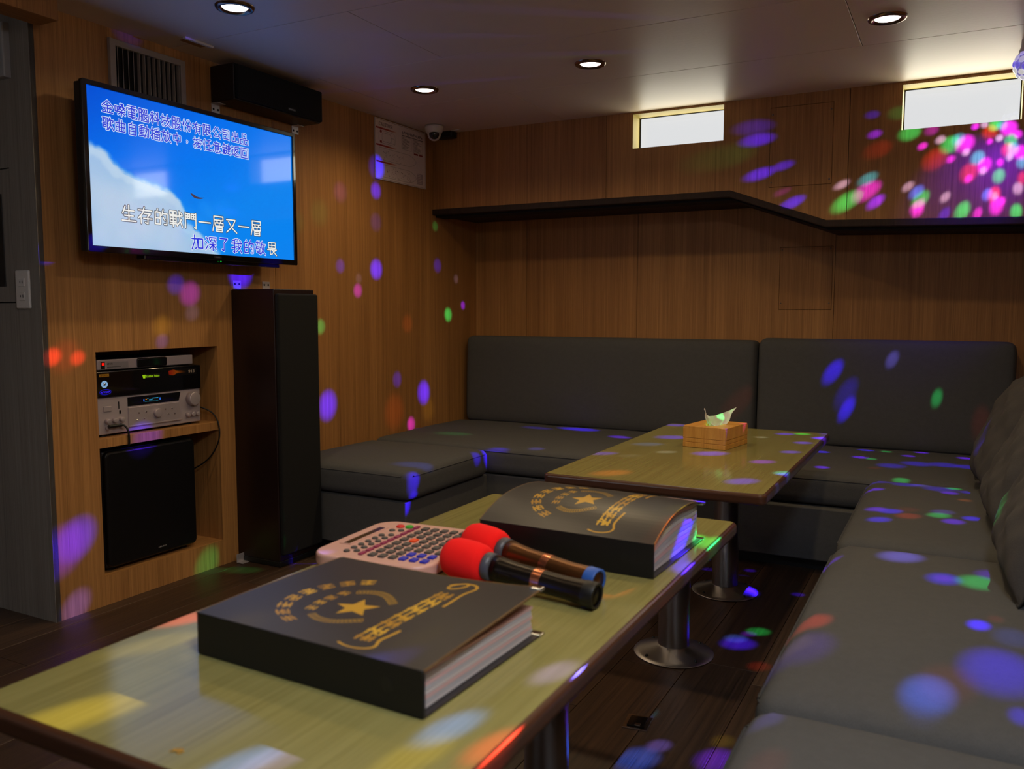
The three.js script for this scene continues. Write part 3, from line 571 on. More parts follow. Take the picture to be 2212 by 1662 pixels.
tag(part(numbered('cable'), tube([[-0.15, 0.62, -2.275], [-0.06, 0.625, -2.29], [-0.02, 0.60, -2.318], [0.004, 0.56, -2.324], [0.006, 0.5, -2.323], [-0.03, 0.43, -2.31], [-0.1, 0.38, -2.29], [-0.25, 0.34, -2.28]], 0.0028), M.black, scene), 'thin black cable hanging from the receiver over the shelf edge', 'cable');
{
  const t = thing('microphone_lead', 'black microphone lead plugged into the silver receiver', 'cable');
  part('plug', cyl(0.006, 0.006, 0.05, 14).rotateX(Math.PI / 2).translate(-0.014, 0.603, -1.888), M.black, t);
  part('lead', tube([[-0.012, 0.604, -1.9], [-0.006, 0.603, -1.915], [0.0025, 0.588, -1.923], [0.0045, 0.55, -1.926], [0.001, 0.531, -1.926], [-0.012, 0.5275, -1.925], [-0.05, 0.5275, -1.92], [-0.1, 0.527, -1.9]], 0.0035), M.black, t);
}

// ---------------------------------------------------------------- things on the walls and the ceiling
{
  const t = thing('socket_plate', 'white double socket plate on the grey end wall', 'socket', [-0.077, 1.06, ZE]);
  part('plate', rbox(0.068, 0.119, 0.009, 0.012, 3).translate(0, 0, 0.0045), M.white, t);
  for (const y of [0.022, -0.022]) { part('socket', rbox(0.03, 0.026, 0.003, 0.002, 1).translate(0, y, 0.0095), M.white, t); part('slot', rbox(0.003, 0.009, 0.001, 0.0005, 1).translate(0.006, y + 0.001, 0.0111), M.black, t); part('slot', rbox(0.003, 0.007, 0.001, 0.0005, 1).translate(-0.006, y + 0.001, 0.0111), M.black, t); }
}
{
  const t = thing('vent_frame', 'white framed vent high on the grey end wall', 'vent', [0, 0, ZE]);
  const s = rect(new THREE.Shape(), -0.42, -0.092, 1.705, 1.868); s.holes.push(rect(new THREE.Path(), -0.398, -0.114, 1.727, 1.846));
  part('frame', extrude(s, 0.018, 0.005), std({ color: 0x9a9ca0, roughness: 0.5 }), t);
  part('dark_panel', span(-0.4, -0.112, 1.725, 1.848, 0, 0.004, 0), M.gasket, t);
}
{ // safety plan sheet
  const t = thing('safety_plan', 'white ship safety plan sheet with red bars in the corner', 'sign');
  const tex = canvasTexture(1024, 690, (g, w, h) => {
    g.fillStyle = '#e6d8d2'; g.fillRect(0, 0, w, h);
    g.strokeStyle = '#5c4c4c'; g.lineWidth = 3; g.strokeRect(10, 10, w - 20, h - 20);
    g.fillStyle = '#4a3434'; g.font = 'bold 54px serif'; g.fillText('CAUTION:', 70, 76);
    for (const [x, y, l] of [[18, 96, 400], [18, 290, 400], [18, 478, 400]]) { const q = g.createLinearGradient(x, 0, x + l, 0); q.addColorStop(0, '#a01408'); q.addColorStop(0.6, '#b04018'); q.addColorStop(1, '#e6d8d2'); g.fillStyle = q; g.fillRect(x, y, l, 18); }
    g.strokeStyle = '#7a6a68'; g.lineWidth = 3;
    g.beginPath(); g.roundRect(70, 130, 320, 140, 50); g.stroke(); g.beginPath(); g.roundRect(130, 150, 180, 100, 40); g.stroke(); g.strokeRect(310, 190, 60, 60);
    g.fillStyle = '#902010'; g.beginPath(); g.arc(110, 142, 18, 0, 7); g.arc(110, 258, 18, 0, 7); g.fill();
    const hull = (x0, x1, y0, y1) => { const m = (y0 + y1) / 2; g.beginPath(); g.moveTo(x0 + 20, y0); g.lineTo(x1 - 170, y0); g.quadraticCurveTo(x1 - 50, y0 + 10, x1, m); g.quadraticCurveTo(x1 - 50, y1 - 10, x1 - 170, y1); g.lineTo(x0 + 20, y1); g.quadraticCurveTo(x0, m, x0 + 20, y0); g.stroke(); };
    hull(60, 820, 325, 462); hull(130, 820, 515, 655);
    seed = 404; for (let i = 0; i < 90; i++) { g.fillStyle = ['#4a3a34', '#6a4a3c', '#7a5a50', '#8a2a18'][Math.floor(rnd() * 4)]; g.fillRect(rr(170, 700), rr(530, 640), rr(3, 12), rr(3, 9)); }
    for (let i = 0; i < 45; i++) { g.fillStyle = ['#5a4a44', '#7a6a60'][Math.floor(rnd() * 2)]; g.fillRect(rr(150, 560), rr(340, 450), rr(3, 12), rr(3, 8)); }
    g.fillStyle = '#3c3030'; for (let i = 0; i < 13; i++) { g.fillRect(530 + i * 33, 62, 8, 32); g.fillRect(530 + i * 33, i % 2 ? 62 : 76, 24, 7); g.fillRect(546 + i * 33, i % 3 ? 64 : 80, 7, 18); } g.fillRect(520, 108, 450, 8);
    g.strokeRect(520, 125, 200, 150); g.strokeRect(750, 125, 210, 150);
    g.fillStyle = '#6a5a58'; for (let i = 0; i < 10; i++) { g.fillRect(530, 134 + i * 14, rr(40, 170), 5); g.fillRect(762, 134 + i * 14, rr(60, 180), 5); }
    g.fillStyle = '#901c10'; g.fillRect(770, 285, 90, 20); g.fillRect(880, 285, 80, 20);
    g.fillStyle = '#b8a4a4'; g.fillRect(830, 520, 130, 130); g.fillStyle = '#e0d0cc'; for (let i = 0; i < 6; i++) g.fillRect(840, 528 + i * 20, rr(60, 110), 8);
  });
  const m = part('sheet', new THREE.PlaneGeometry(0.432, 0.288), phys({ map: tex, roughness: 0.3 }), t); m.rotation.y = Math.PI / 2; m.position.set(0.0062, 1.77, -3.555);
  part('board', span(0.0005, 0.006, 1.626, 1.914, -3.771, -3.339, 0.001), M.paper, t);
}
{ // dome camera
  const t = thing('security_camera', 'small white dome security camera in the ceiling corner', 'camera', [0.133, CEIL, -3.66]);
  part('base', lathe([[0, 0], [0.046, 0], [0.047, -0.012], [0.042, -0.03], [0.036, -0.04], [0, -0.04]]), M.white, t);
  part('ball', new THREE.SphereGeometry(0.034, 28, 20).translate(0, -0.042, 0), M.white, t);
  const d = V3(2.375, -0.92, 3.66).normalize();
  const e = part('lens_window', new THREE.SphereGeometry(0.029, 28, 14, 0, Math.PI * 2, 0, 1.05), M.gloss, t); e.position.set(0, -0.042, 0).addScaledVector(d, 0.0095); e.quaternion.setFromUnitVectors(V3(0, 1, 0), d);
  for (const [x, z] of [[-0.03, 0.03], [0.036, 0.02]]) part('screw', new THREE.SphereGeometry(0.003, 8, 6).translate(x, -0.012, z), M.black, t);
}
{
  const t = thing('junction_box', 'small black box in the corner behind the dome camera', 'box', [0, 0, 0]);
  part('box', span(0.05, 0.155, 1.886, CEIL, ZU + 0.001, ZU + 0.06, 0.008), M.black, t);
  part('cover_strip', span(0.15, 0.2, CEIL - 0.003, CEIL, ZU + 0.05, ZU + 0.06, 0.001), M.white, t);
}
{
  const t = thing('ceiling_latch', 'pale slim latch strip on the ceiling near the vent', 'latch');
  part('strip', span(0.142, 0.156, CEIL - 0.008, CEIL, -2.215, -2.09, 0.002), M.white, t);
  part('plate', span(0.105, 0.142, CEIL - 0.003, CEIL, -2.2, -2.11, 0.001), M.wall, t);
}

// ---------------------------------------------------------------- sofas
function cushionGeo(w, h, d, r, puff = 0.012, s = 1) {
  const nx = Math.max(8, Math.round(w / 0.035)), nz = Math.max(8, Math.round(d / 0.035)), ny = 8;
  const g = new THREE.BoxGeometry(w, h, d, nx, ny, nz), p = g.attributes.position, v = V3();
  seed = 700 + s * 13; const ph = [rr(0, 6), rr(0, 6), rr(0, 6)];
  for (let i = 0; i < p.count; i++) {
    v.fromBufferAttribute(p, i);
    // pull the grid lines towards the rounded rims
    const ease = (t, half, n) => { const q = Math.abs(t) / half; return Math.sign(t) * half * (1 - Math.pow(Math.max(0, 1 - q), 1.35)); };
    v.set(ease(v.x, w / 2), v.y, ease(v.z, d / 2));
    const c = V3(Math.max(-w / 2 + r, Math.min(w / 2 - r, v.x)), Math.max(-h / 2 + r, Math.min(h / 2 - r, v.y)), Math.max(-d / 2 + r, Math.min(d / 2 - r, v.z)));
    const o = v.clone().sub(c); if (o.lengthSq() > 1e-12) v.copy(c).addScaledVector(o.normalize(), r);
    const u = 2 * v.x / w, q = 2 * v.z / d;
    const lift = (1 - Math.pow(Math.abs(u), 3)) * (1 - Math.pow(Math.abs(q), 3));
    if (v.y > 0) v.y += puff * lift + 0.0015 * Math.sin(v.x * 9 + ph[0]) * Math.sin(v.z * 11 + ph[1]);
    p.setXYZ(i, v.x, v.y, v.z);
  }
  g.deleteAttribute('normal'); g.deleteAttribute('uv');
  const k = mergeVertices(g, 1e-5); k.computeVertexNormals();
  return metres(k);
}
function cushion(label, x0, x1, y0, y1, z0, z1, { r = 0.035, puff = 0.012, mat = M.fabric, name = 'seat_cushion', group, s = 1, pipe = true } = {}) {
  const t = thing(name, label, 'cushion', [(x0 + x1) / 2, y0, (z0 + z1) / 2], 0, group);
  const w = x1 - x0, h = y1 - y0, d = z1 - z0;
  part('cover', cushionGeo(w, h, d, r, puff, s).translate(0, h / 2, 0), mat, t);
  if (pipe) {
    const rim = roundRect(-w / 2 + 0.004, w / 2 - 0.004, -d / 2 + 0.004, d / 2 - 0.004, r * 1.2).getPoints(10).map((q) => V3(q.x, h - r * 0.55, q.y));
    part('piping', new THREE.TubeGeometry(new THREE.CatmullRomCurve3(rim, true, 'catmullrom', 0.1), 160, 0.0028, 6, true), mat, t);
  }
  return t;
}
function sofaBase(label, x0, x1, z0, z1, toe) {
  const t = thing('sofa_base', label, 'sofa base');
  part('box', span(x0, x1, 0.05, 0.252, z0, z1, 0.006), M.fabric, t);
  part('toe_kick', span(x0 + toe[0], x1 - toe[1], 0, 0.052, z0 + toe[2], z1 - toe[3], 0), M.black, t);
}
sofaBase('dark upholstered base under the end seat by the television wall', 0.001, 0.64, -3.3, -2.655, [0, 0.03, 0, 0.02]);
sofaBase('dark upholstered base under the long back seat', 0.001, 2.9, -4.24, -3.302, [0, 0, 0, 0.06]);
sofaBase('dark upholstered base under the side seats', 2.26, 2.9, -3.3, 0.6, [0.05, 0, 0, 0]);
cushion('dark grey end seat cushion beside the tall loudspeaker', 0.004, 0.668, 0.254, 0.372, -3.275, -2.64, { mat: M.fabric, s: 2 });
cushion('long grey seat cushion under the backrests, left stretch', 0.004, 1.664, 0.254, 0.378, -4.1, -3.29, { mat: M.fabric, s: 3 });
cushion('long grey seat cushion in the corner behind the table', 1.667, 2.862, 0.254, 0.376, -4.1, -3.33, { mat: M.fabric, s: 4 });
cushion('grey side seat cushion nearest the corner', 2.235, 2.862, 0.254, 0.382, -3.325, -2.383, { s: 5, r: 0.05 });
cushion('grey side seat cushion in the middle of the run', 2.235, 2.862, 0.254, 0.382, -2.377, -1.334, { s: 6, r: 0.055 });
cushion('grey side seat cushion opposite the near table', 2.24, 2.862, 0.254, 0.382, -1.327, -0.25, { s: 7, r: 0.048 });
function backrest(label, x0, x1, y1, s, z) {
  const t = thing('backrest_cushion', label, 'backrest', [(x0 + x1) / 2, 0.36, z]);
  const w = x1 - x0, h = y1 - 0.36;
  const g = cushionGeo(w, 0.17, h, 0.04, 0.01, s).rotateX(Math.PI / 2).rotateY(0);
  part('cover', metres(g.translate(0, h / 2, 0)), M.fabric, t);
  t.rotation.x = -0.03;
}
backrest('grey backrest cushion next to the television wall', 0.035, 1.658, 0.85, 8, -4.185);
backrest('grey backrest cushion under the disco ball corner', 1.664, 2.735, 0.862, 9, -4.185);
{
  const t = thing('backrest_cushion', 'long grey backrest behind the loose pillows', 'backrest', [2.91, 0.36, -1.85]);
  part('cover', metres(cushionGeo(0.075, 0.5, 4.1, 0.03, 0.0, 10).translate(0, 0.25, 0)), M.fabric, t);
}
function pillow(label, x, z, lean, size, s, turn = 0) {
  const t = thing('throw_pillow', label, 'pillow', [x, 0.398, z], turn, 'loose pillows on the side sofa');
  const N = 34, pos = [], uv = [], idx = [];
  seed = 300 + s * 7; const a = [rr(0, 6), rr(0, 6), rr(0, 6), rr(0, 6)];
  for (const side of [1, -1]) for (let j = 0; j <= N; j++) for (let i = 0; i <= N; i++) {
    const u = i / N * 2 - 1, v = j / N * 2 - 1;
    const px = size / 2 * u * (1 - 0.09 * (1 - v * v) * Math.abs(u) ** 2), py = size / 2 * v * (1 - 0.09 * (1 - u * u) * Math.abs(v) ** 2);
    const th = Math.pow(Math.max(0, (1 - u ** 4) * (1 - v ** 4)), 0.6), wr = 0.006 * Math.sin(u * 9 + v * 4 + a[0]) * Math.sin(v * 7 - u * 3 + a[1]) + 0.004 * Math.sin(u * 17 + a[2]) * Math.sin(v * 13 + a[3]);
    pos.push(side * (0.075 * th + wr * th), py + size / 2, px); uv.push(px, py);
  }
  const st = (N + 1) * (N + 1);
  for (let k = 0; k < 2; k++) for (let j = 0; j < N; j++) for (let i = 0; i < N; i++) { const o = k * st + j * (N + 1) + i, q = [o, o + 1, o + N + 2, o, o + N + 2, o + N + 1]; idx.push(...(k ? q : [q[0], q[2], q[1], q[3], q[5], q[4]])); }
  const g = new THREE.BufferGeometry(); g.setAttribute('position', new THREE.Float32BufferAttribute(pos, 3)); g.setAttribute('uv', new THREE.Float32BufferAttribute(uv, 2)); g.setIndex(idx); g.computeVertexNormals();
  const m = part('cover', g, M.pillow, t); m.rotation.z = lean;
  const rim = []; for (let k = 0; k < 4 * 12; k++) { const f = (k % 12) / 12 * 2 - 1, e = Math.floor(k / 12), [u, v] = [[f, -1], [1, f], [-f, 1], [-1, -f]][e]; rim.push(V3(0, size / 2 * v * (1 - 0.09 * (1 - u * u)) + size / 2, size / 2 * u * (1 - 0.09 * (1 - v * v)))); }
  const seam = part('seam', new THREE.TubeGeometry(new THREE.CatmullRomCurve3(rim, true), 120, 0.003, 6, true), M.pillow, t); seam.rotation.z = lean;
}
pillow('grey throw pillow nearest the corner', 2.605, -3.2, -0.4, 0.42, 1, 0.1);
pillow('grey throw pillow between the other two on the side sofa', 2.62, -2.64, -0.44, 0.42, 2, 0.06);
pillow('grey throw pillow farthest from the corner', 2.632, -2.16, -0.44, 0.42, 3, 0.04);

// ---------------------------------------------------------------- tables
function table(label, x0, x1, z0, z1, posts, turn = 0) {
  const cx = (x0 + x1) / 2, cz = (z0 + z1) / 2, w = x1 - x0, d = z1 - z0;
  const t = thing('table', label, 'table', [cx, 0, cz], turn);
  const top = extrude(roundRect(-w / 2 + 0.008, w / 2 - 0.008, -d / 2 + 0.008, d / 2 - 0.008, 0.01), 0.006, 0); top.rotateX(-Math.PI / 2).translate(0, 0.544, 0);
  part('top', metres(top, [cx, cz]), M.tableTop, t);
  const edge = extrude(roundRect(-w / 2, w / 2, -d / 2, d / 2, 0.018), 0.012, 0.008, 4); edge.rotateX(-Math.PI / 2).translate(0, 0.5295, 0);
  part('edge_slab', metres(edge), M.tableEdge, t);
  for (const pz of posts) {
    part('post', cyl(0.045, 0.045, 0.506, 40).translate(0, 0.27, pz - cz), M.steel, t);
    const b = part('base_plate', lathe([[0.04, 0.03], [0.052, 0.024], [0.1, 0.008], [0.115, 0.004], [0.115, 0], [0.02, 0]], 64).translate(0, 0.0005, pz - cz), M.brushed, t);
    for (let k = 0; k < 4; k++) { const a = k * Math.PI / 2 + 0.6; part('screw', new THREE.SphereGeometry(0.005, 10, 6).translate(Math.cos(a) * 0.097, 0.0095, pz - cz + Math.sin(a) * 0.097), M.black, b); }
  }
}
table('wooden lounge table with the tissue box', 1.512, 2.113, -3.235, -2.068, [-2.333, -2.945]);
table('wooden lounge table with song books and microphones', 1.512, 2.112, -1.785, -0.535, [-1.47, -0.86]);

// ---------------------------------------------------------------- tissue box
{
  const t = thing('tissue_box', 'honey coloured bamboo tissue box on the far table', 'tissue box', [1.809, 0.5502, -2.779], -0.16);
  const w = 0.148, d = 0.186;
  const bands = [[0, 0.016], [0.0165, 0.030], [0.0305, 0.064]];
  bands.forEach(([a, b], i) => part('board', metres(rbox(w - (i === 1 ? 0.0008 : 0), b - a, d - (i === 1 ? 0.0008 : 0), 0.0015, 2).rotateY(0).translate(0, (a + b) / 2, 0)), M.bamboo, t));
  part('joint', span(-w / 2 + 0.002, w / 2 - 0.002, 0.002, 0.06, -d / 2 + 0.002, d / 2 - 0.002, 0), M.bambooDark, t);
  const s = roundRect(-w / 2, w / 2, -d / 2, d / 2, 0.006); const hole = new THREE.Path(); hole.absellipse(0, 0, 0.022, 0.06, 0, Math.PI * 2); s.holes.push(hole);
  part('lid', metres(extrude(s, 0.004, 0.0015).rotateX(-Math.PI / 2).translate(0, 0.0642, 0)), M.bamboo, t);
  // sheet of tissue pulled out of the slot
  const k = thing('tissue', 'white tissue sticking out of the bamboo box', 'tissue', [1.809, 0.616, -2.779], -0.16);
  const N = 14, pos = [], idx = [];
  const path = [[-0.03, 0, 0.014], [-0.02, 0.028, 0.012], [-0.012, 0.05, 0.005]];
  for (let j = 0; j <= N; j++) for (let i = 0; i <= N; i++) {
    const u = i / N, v = j / N;   // u across the sheet, v upwards
    const x = -0.028 + 0.06 * u + v * (u < 0.4 ? -0.012 : 0.03 * (u - 0.4)) + 0.003 * Math.sin(v * 9 + u * 5);
    const y = v * (0.034 + 0.03 * Math.pow(Math.abs(u - 0.36) * 1.6, 1.2)) - 0.004 + (u < 0.2 ? 0.01 * v : 0);
    const z = 0.016 * Math.sin(u * 5.2 + 0.4) * (0.4 + v) - 0.03 * u * v + 0.004 * Math.sin(u * 19 + v * 6);
    pos.push(x, y, z);
  }
  for (let j = 0; j < N; j++) for (let i = 0; i < N; i++) { const o = j * (N + 1) + i; idx.push(o, o + 1, o + N + 2, o, o + N + 2, o + N + 1); }
  const g = new THREE.BufferGeometry(); g.setAttribute('position', new THREE.Float32BufferAttribute(pos, 3)); g.setIndex(idx); g.computeVertexNormals();
  part('sheet', g, M.tissue, k);
}

// ---------------------------------------------------------------- song books
const goldPrint = (second) => canvasTexture(1024, 864, (g, w, h) => {
  seed = second ? 62 : 61;
  g.fillStyle = '#1f1b1e'; g.fillRect(0, 0, w, h);
  for (let i = 0; i < 2600; i++) { g.fillStyle = `rgba(${rnd() < 0.5 ? '48,42,46' : '14,11,13'},0.22)`; g.fillRect(rr(0, w), rr(0, h), rr(1, 5), rr(1, 3)); }
  for (let i = 0; i < 26; i++) { g.fillStyle = 'rgba(80,78,88,0.2)'; g.fillRect(rr(760, 990), rr(80, 760), rr(3, 18), rr(3, 9)); }
  const gold = ['#b98a14', '#c89a20', '#a87810'];
  g.translate(0, h); g.rotate(-Math.PI / 2);   // the lettering reads from the side sofa
  const sign = (x, y, r, turn) => {            // one worn gold sign
    g.save(); g.translate(x, y); g.rotate(turn); g.strokeStyle = gold[Math.floor(rnd() * 3)]; g.lineWidth = r * 0.34; g.lineCap = 'round';
    for (const l of [[-1, -0.8, 1, -0.8], [-1, 0, 1, 0], [0, -1, 0, 1], [-0.9, 0.9, 0.9, 0.8], [rr(-1, 0), rr(-0.6, 0.4), rr(0, 1), rr(0, 0.9)], [rr(-1, -0.4), rr(0.1, 0.9), rr(0.3, 1), rr(-0.9, 0)]]) { g.beginPath(); g.moveTo(l[0] * r, l[1] * r); g.lineTo(l[2] * r, l[3] * r); g.stroke(); }
    g.restore();
  };
  for (let k = 0; k < 8; k++) { const a = (-152 + k * 17.5) * Math.PI / 180; sign(415 + Math.cos(a) * 270, 470 + Math.sin(a) * 265, 27, a + Math.PI / 2); }
  for (let k = 0; k < 4; k++) sign(320 + k * 62, 345 - Math.sin(k / 3 * Math.PI) * 14, 20, (k - 1.5) * 0.06);
  g.fillStyle = '#c09018'; g.beginPath(); for (let k = 0; k < 10; k++) { const a = k * Math.PI / 5 - Math.PI / 2, r = k % 2 ? 40 : 92; g.lineTo(405 + Math.cos(a) * r, 490 + Math.sin(a) * r); } g.fill();
  g.strokeStyle = '#8e6a14'; g.lineWidth = 6;
  for (let k = 0; k < 34; k++) { const sd = k % 2 ? 1 : -1, f = k / 34; g.beginPath(); g.ellipse(405 + sd * (95 + 70 * Math.sin(f * 2.6)), 590 - f * 210, 17, 6, sd * (0.5 - f), 0, 7); g.stroke(); }
  for (let k = 0; k < 7; k++) sign(175 + k * 80, 700, 34, 0);
  g.strokeStyle = '#b88818'; g.lineWidth = 13;
  g.beginPath(); g.moveTo(70, 640); g.bezierCurveTo(20, 700, 60, 800, 140, 770); g.bezierCurveTo(180, 750, 230, 770, 300, 772); g.stroke();
  g.beginPath(); g.moveTo(770, 650); g.bezierCurveTo(840, 690, 820, 800, 740, 770); g.bezierCurveTo(690, 755, 640, 772, 560, 772); g.stroke();
  g.beginPath(); g.ellipse(775, 690, 42, 24, 0.6, 0, 7); g.stroke();
});
function songBook(label, pos, turn, w, d, prof, pagesH, second, edgeUp) {
  const t = thing('song_book', label, 'binder', pos, turn, undefined);
  // cover sheet swept along the profile (s from the spine backwards, height), w wide in x
  const sheet = (profile, lift) => {
    const NX = 24, NS = profile.length - 1, th = 0.003, P = [], UV = [], I = [];
    for (const side of [0, 1]) for (let j = 0; j <= NS; j++) for (let i = 0; i <= NX; i++) {
      const u = i / NX, [z, y] = profile[j]; P.push((u - 0.5) * w, y + (side ? -th : 0) + lift(u, j / NS), -z); UV.push(u, j / NS);
    }
    const st = (NX + 1) * (NS + 1), q = (a, b, c, e) => I.push(a, b, c, a, c, e);
    for (let j = 0; j < NS; j++) for (let i = 0; i < NX; i++) { const o = j * (NX + 1) + i; q(o, o + 1, o + NX + 2, o + NX + 1); q(st + o, st + o + NX + 1, st + o + NX + 2, st + o + 1); }
    for (let j = 0; j < NS; j++) { const a = j * (NX + 1), b = a + NX; q(a, a + NX + 1, st + a + NX + 1, st + a); q(b, st + b, st + b + NX + 1, b + NX + 1); }
    for (let i = 0; i < NX; i++) { const a = i, b = NS * (NX + 1) + i; q(a, st + a, st + a + 1, a + 1); q(b, b + 1, st + b + 1, st + b); }
    const g = new THREE.BufferGeometry(); g.setAttribute('position', new THREE.Float32BufferAttribute(P, 3)); g.setAttribute('uv', new THREE.Float32BufferAttribute(UV, 2)); g.setIndex(I);
    const k = g.toNonIndexed(); k.computeVertexNormals(); return k;
  };
  const smooth = []; const curve = new THREE.CatmullRomCurve3(prof.map(([z, y]) => V3(z, y, 0))); for (const p of curve.getPoints(24)) smooth.push([p.x, p.y]);
  part('front_cover', sheet(smooth, edgeUp), std({ map: goldPrint(second), roughness: 0.4 }), t, 'dark cover with gold lettering');
  const rim = [], RN = smooth.length - 1, put = (u, j) => rim.push(V3((u - 0.5) * w, smooth[j][1] - 0.0012 + edgeUp(u, j / RN), -smooth[j][0]));
  for (let j = 0; j <= RN; j++) put(0, j); for (let i = 1; i <= 12; i++) put(i / 12, RN); for (let j = RN - 1; j >= 0; j--) put(1, j);
  part('edge_trim', new THREE.TubeGeometry(new THREE.CatmullRomCurve3(rim, false, 'catmullrom', 0.1), 120, 0.0017, 6), M.trim, t, 'thin ochre edge trim');
  part('back_cover', span(-w / 2, w / 2, 0, 0.003, -d, 0, 0.001), M.leather, t);
  const sp = roundRect(-w / 2, w / 2, 0, prof[0][1], 0.004); part('spine', extrude(sp, 0.003, 0.001).translate(0, 0, -0.003), M.spine, t);
  // the leaves: a stack of thin blocks under the bowed cover
  const n = 9, top = (z) => { let y = smooth[0][1]; for (const [a, b] of smooth) if (a <= z) y = b; return y; };
  for (let k = 0; k < n; k++) {
    const y0 = 0.005 + k / n * pagesH(0), NZ = 12, s = new THREE.Shape();
    seed = 40 + k * 3 + (second ? 100 : 0); const inset = rr(0, 0.006), zz = d - 0.014 - rr(0, 0.006);
    for (let j = 0; j <= NZ; j++) { const z = 0.006 + (zz - 0.006) * j / NZ; s.lineTo(z, 0.004 + k / n * pagesH(z / d)); }
    for (let j = NZ; j >= 0; j--) { const z = 0.006 + (zz - 0.006) * j / NZ; s.lineTo(z, 0.004 + (k + 0.82) / n * pagesH(z / d)); }
    const g = extrude(s, w - 0.016 - inset * 2).rotateY(Math.PI / 2).translate(-w / 2 + 0.008 + inset, 0, 0);
    part('leaves', metres(g), [M.paper, M.paperB, M.paperC][k % 3], t);
  }
  for (const [y, u] of [[prof.at(-1)[1] + edgeUp(1, 1), 1], [0.003, 1]]) part('metal_corner', at(rbox(0.018, 0.005, 0.014, 0.0015, 1), w / 2 - 0.007, y - 0.0015, -d + 0.006), M.chrome, t);
  part('ring', cyl(0.0085, 0.0085, 0.0006, 20).rotateX(Math.PI / 2).translate(w / 2 - 0.05, 0.03, 0.0012), M.black, t);
}
M.trim = std({ color: 0x5c4220, roughness: 0.5 });
M.paperB = std({ color: 0xb3b0b0, roughness: 0.8 }); M.paperC = std({ color: 0xd2aba4, roughness: 0.8 });
songBook('flat black song book with gold star lettering beside the keypad', [1.827, 0.5503, -0.748], -0.035, 0.362, 0.282, [[0, 0.056], [0.05, 0.0575], [0.12, 0.058], [0.2, 0.0575], [0.282, 0.056]], (f) => 0.046 - 0.006 * f, false, (u, v) => 0.012 * Math.pow(u, 4) * v * v);
songBook('thick black song book with bulging cover at the table end', [1.906, 0.5503, -1.331], -0.03, 0.34, 0.285, [[0, 0.06], [0.03, 0.073], [0.075, 0.087], [0.13, 0.094], [0.19, 0.094], [0.24, 0.088], [0.285, 0.078]], (f) => 0.052 + 0.03 * Math.sin(Math.min(1, f * 1.3) * 2.2), true, (u, v) => -0.004 * u * v);

// ---------------------------------------------------------------- keypad remote
{
  const t = thing('karaoke_keypad', 'pink song entry keypad with rows of small keys', 'keypad', [1.637, 0.5503, -1.243], 0.07);
  // local x runs across the rows (away from the window of the display), local -z along a row
  const s = roundRect(-0.128, 0.108, -0.128, 0.128, 0.042);
  part('body', extrude(s, 0.012, 0.005, 4).rotateX(-Math.PI / 2).translate(0, 0.009, 0), M.pink, t);
  part('underside', extrude(roundRect(-0.12, 0.1, -0.12, 0.12, 0.04), 0.009).rotateX(-Math.PI / 2), M.bambooDark, t);
  part('display', span(-0.104, -0.09, 0.0225, 0.0268, -0.07, 0.052, 0.0005), M.lcd, t, 'narrow dark display');
  part('display_rim', extrude((() => { const a = rect(new THREE.Shape(), -0.109, -0.085, -0.056, 0.075); a.holes.push(rect(new THREE.Path(), -0.104, -0.09, -0.052, 0.07)); return a; })(), 0.001).rotateX(-Math.PI / 2).translate(0, 0.0262, 0), M.pink, t);
  const round = lathe([[0, 0.0035], [0.0045, 0.0032], [0.0058, 0.002], [0.006, 0], [0, 0]], 16), wide = rbox(0.013, 0.004, 0.017, 0.002, 2), bar = rbox(0.0085, 0.0035, 0.0185, 0.003, 2), oval = lathe([[0, 0.0045], [0.006, 0.004], [0.008, 0.002], [0.0082, 0], [0, 0]], 18);
  const key = (geo, x, z, mat, y = 0.026) => { const k = part('key', geo, mat, t); k.position.set(x, y, z); };
  for (let i = 0; i < 6; i++) { key(round, -0.068, 0.092 - i * 0.0225, M.key); key(round, -0.052, 0.084 - i * 0.0225, M.key); }
  key(round, -0.068, -0.058, M.key); key(round, -0.052, -0.064, M.key);
  key(oval, -0.068, -0.088, M.keyRed); key(oval, -0.05, -0.092, M.keyGreen);
  for (let i = 0; i < 9; i++) key(bar, -0.034, 0.094 - i * 0.0232, M.keyPurple, 0.0277);
  for (let r = 0; r < 6; r++) for (let i = 0; i < 8; i++) {
    const x = -0.013 + r * 0.0205, z = 0.094 - i * 0.0262;
    if (x > 0.09 && Math.abs(z) > 0.085) continue;
    key(wide, x, z, r === 1 && i === 4 ? M.keyOrange : r >= 3 && i <= 1 ? M.keyBlue : M.key, 0.0277);
  }
}

